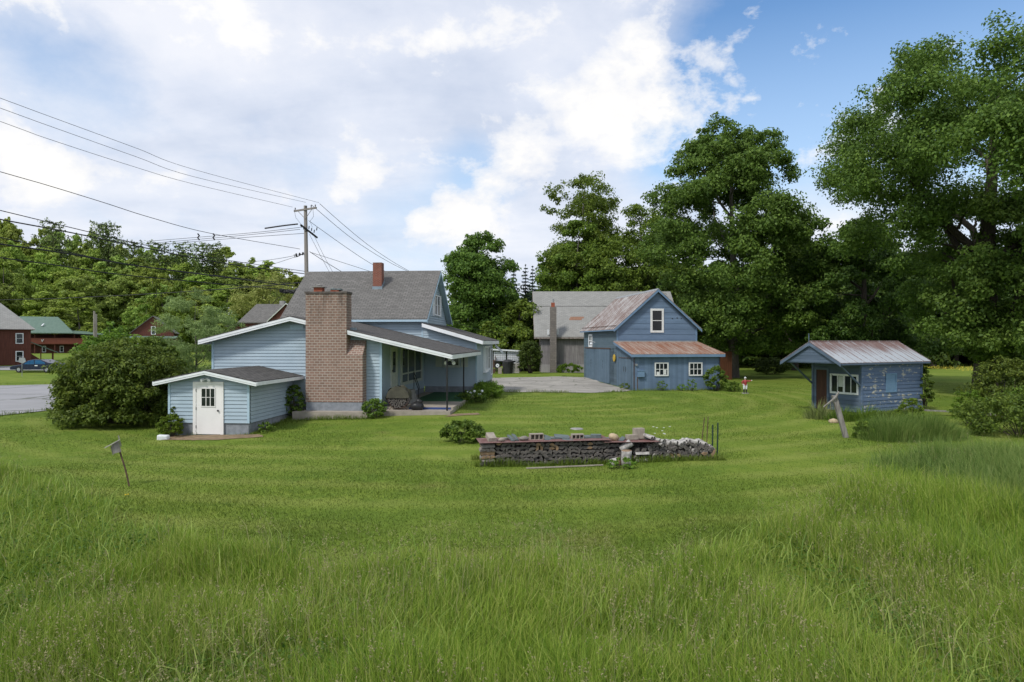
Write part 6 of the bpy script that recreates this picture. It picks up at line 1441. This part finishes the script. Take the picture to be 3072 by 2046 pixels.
# buttercups on the far lawn, a dandelion in the near one
x = rg.uniform(53, 63, 900); y = rg.uniform(80, 92, 900); n_ = len(x); pz_ = gz(x, y) + rg.uniform(.2, .5, n_); nm = rg.normal(size=(n_, 3))*.4; nm[:, 2] += 1; nm[:, 1] -= .6
tag(fast_mesh('buttercups', leaf_quads(np.stack([x, y, pz_], 1), unit(nm), np.full(n_, .085), .9, rg), quads(n_), None, M('buttercup_yellow', (.55,.46,.04), (.42,.36,.04), rough=.5)), 'strip of yellow buttercups on the far lawn by the thick trunk', 'flowers', kind='stuff')
q = Vector((-9.0, 15.9, 0)); q.z = g(q.x, q.y) + .08
o = MB().ball((0,0,0), (.022,.022,.012), 1, .1, 10, 5).ball((.05,.02,.01), (.018,.018,.01), 2, .1, 10, 5).build('dandelion', M('dandelion_yellow', (.75,.52,.02), (.6,.4,.02))); o.location = q; tag(o, 'yellow dandelion in the lawn below the bird house pole', 'flower')
# ================================================================== sky, sun, camera
SUN_DIR = Vector((-.42, -.50, .76)).normalized()      # towards the sun
el = math.asin(SUN_DIR.z); az = math.atan2(SUN_DIR.x, SUN_DIR.y)
w = bpy.data.worlds.new('World'); scene.world = w; w.use_nodes = True
nt = w.node_tree; nt.nodes.clear()
out = nd(nt, 'ShaderNodeOutputWorld')
tc = nd(nt, 'ShaderNodeTexCoord'); dvec = nd(nt, 'ShaderNodeVectorMath', {0: tc.outputs['Generated']}, operation='NORMALIZE').outputs[0]
sky = nd(nt, 'ShaderNodeTexSky', sky_type='NISHITA'); sky.sun_disc = False; sky.sun_elevation = el; sky.sun_rotation = az; sky.ozone_density = 2.; sky.air_density = 1.0; sky.dust_density = .4
sep = nd(nt, 'ShaderNodeSeparateXYZ', {0: dvec})
zc = math_(nt, 'MAXIMUM', math_(nt, 'ADD', sep.outputs[2], .16), .05)
flat = nd(nt, 'ShaderNodeCombineXYZ', {0: math_(nt, 'DIVIDE', sep.outputs[0], zc), 1: math_(nt, 'DIVIDE', sep.outputs[1], zc), 2: 0.}).outputs[0]
nA = noise(nt, mapping(nt, flat, (1, 1, 1), loc=(3.1, 1.7, 0)), .9, 8, .60, .25)
nB = noise(nt, mapping(nt, dvec, (1, 1, 1.5)), 7.5, 9, .60, .1)
nC = noise(nt, mapping(nt, flat, (.8, 1.3, 1), loc=(8, 2, 0)), 1.6, 6, .55, .3)
def sdir(px, py): return Vector(((px-1536)/F, 1, (1021-py)/F)).normalized()
def lobe(px, py, sig, amt):
    d = nd(nt, 'ShaderNodeVectorMath', {0: dvec, 1: sdir(px, py)}, operation='DOT_PRODUCT').outputs['Value']
    return math_(nt, 'MULTIPLY', math_(nt, 'EXPONENT', math_(nt, 'MULTIPLY', math_(nt, 'SUBTRACT', d, 1.), 1/(sig*sig))), amt)
def total(lst, start):
    s = start
    for l in lst: s = math_(nt, 'ADD', s, lobe(*l))
    return s
# thin high cloud: everywhere but for the blue openings on the right and small ones at left
veil = total([(2600,100,.14,-.52),(2180,330,.075,-.50),(2010,440,.045,-.38),(2860,30,.16,-.50),(1420,530,.045,-.42),(50,90,.06,-.32),(300,250,.05,-.18),(110,330,.05,-.12),(2330,480,.06,-.14),(2620,560,.11,.26),
    (1650,150,.22,.20),(700,350,.28,.14),(1150,740,.07,-.20),(560,640,.06,-.14),(1300,760,.06,-.16),(900,600,.05,-.10)], math_(nt, 'ADD', math_(nt, 'MULTIPLY', math_(nt, 'SUBTRACT', nA, .5), .8), math_(nt, 'MULTIPLY_ADD', nB, .45, .40)))
vf = ramp(nt, veil, [(.20, 0.), (.40, .42), (.66, .92)])
# heaped clouds with firm edges
heap = total([(70,508,.034,.30),(190,540,.026,.28),(300,560,.022,.14),(1330,648,.026,.32),(1250,668,.020,.26),(1400,668,.022,.22),(1330,590,.014,.16),(1080,538,.022,.28),(1150,525,.018,.20),
    (1760,350,.045,.22),(1660,430,.034,.24),(1540,475,.030,.20),(1850,310,.04,.22),(1400,485,.03,.16),(1950,230,.05,.16),(1750,170,.10,.12),(2060,120,.06,.12)], math_(nt, 'MULTIPLY', math_(nt, 'SUBTRACT', nB, .5), 1.7))
hf = ramp(nt, heap, [(.14, 0.), (.24, .55), (.42, 1.)])
shade = math_(nt, 'ADD', math_(nt, 'MULTIPLY', nC, .6), math_(nt, 'MULTIPLY', nB, .4))
vc = ramp(nt, total([(1380,270,.06,-.12),(1480,330,.05,-.08),(640,330,.05,-.05)], shade), [(.34, (.60,.66,.79)), (.48, (.74,.78,.88)), (.64, (.88,.89,.94))])
hc = ramp(nt, math_(nt, 'ADD', shade, math_(nt, 'MULTIPLY', heap, .35)), [(.45, (.80,.82,.88)), (.66, (.94,.93,.92)), (.8, (1.0,.985,.95))])
blue = mix(nt, 1., sky.outputs[0], (.15*.80, .15*1.0, .15*1.12), 'MULTIPLY')
# low air is paler
hz = ramp(nt, sep.outputs[2], [(.0, .86), (.20, .58), (.42, .0)])
blue = mix(nt, hz, blue, (.60, .74, .90))
c = mix(nt, vf, blue, vc); c = mix(nt, hf, c, hc)
bg = nd(nt, 'ShaderNodeBackground', {'Color': c, 'Strength': 1.0}); nt.links.new(bg.outputs[0], out.inputs[0])
L = bpy.data.lights.new('sun', 'SUN'); L.energy = 2.6; L.angle = R(9); L.color = (1, .955, .88)
so = bpy.data.objects.new('sun', L); col.objects.link(so); so.rotation_euler = (-SUN_DIR).to_track_quat('-Z', 'Y').to_euler()
cam = bpy.data.cameras.new('camera'); cam.lens = 24.0; cam.sensor_width = 36.; cam.clip_end = 4000; cam.clip_start = .1
cam.shift_y = (1023-1021)/3072
co = bpy.data.objects.new('camera', cam); col.objects.link(co); co.location = (0, 0, CAMZ); co.rotation_euler = (R(90), 0, 0); scene.camera = co
scene.render.engine = 'CYCLES'
scene.cycles.use_denoising = True
scene.cycles.max_bounces = 6; scene.cycles.diffuse_bounces = 3; scene.cycles.glossy_bounces = 2; scene.cycles.transmission_bounces = 4
scene.cycles.use_adaptive_sampling = True; scene.cycles.adaptive_threshold = .015
scene.view_settings.view_transform = 'Standard'; scene.view_settings.look = 'None'; scene.view_settings.exposure = .12; scene.view_settings.gamma = 1.
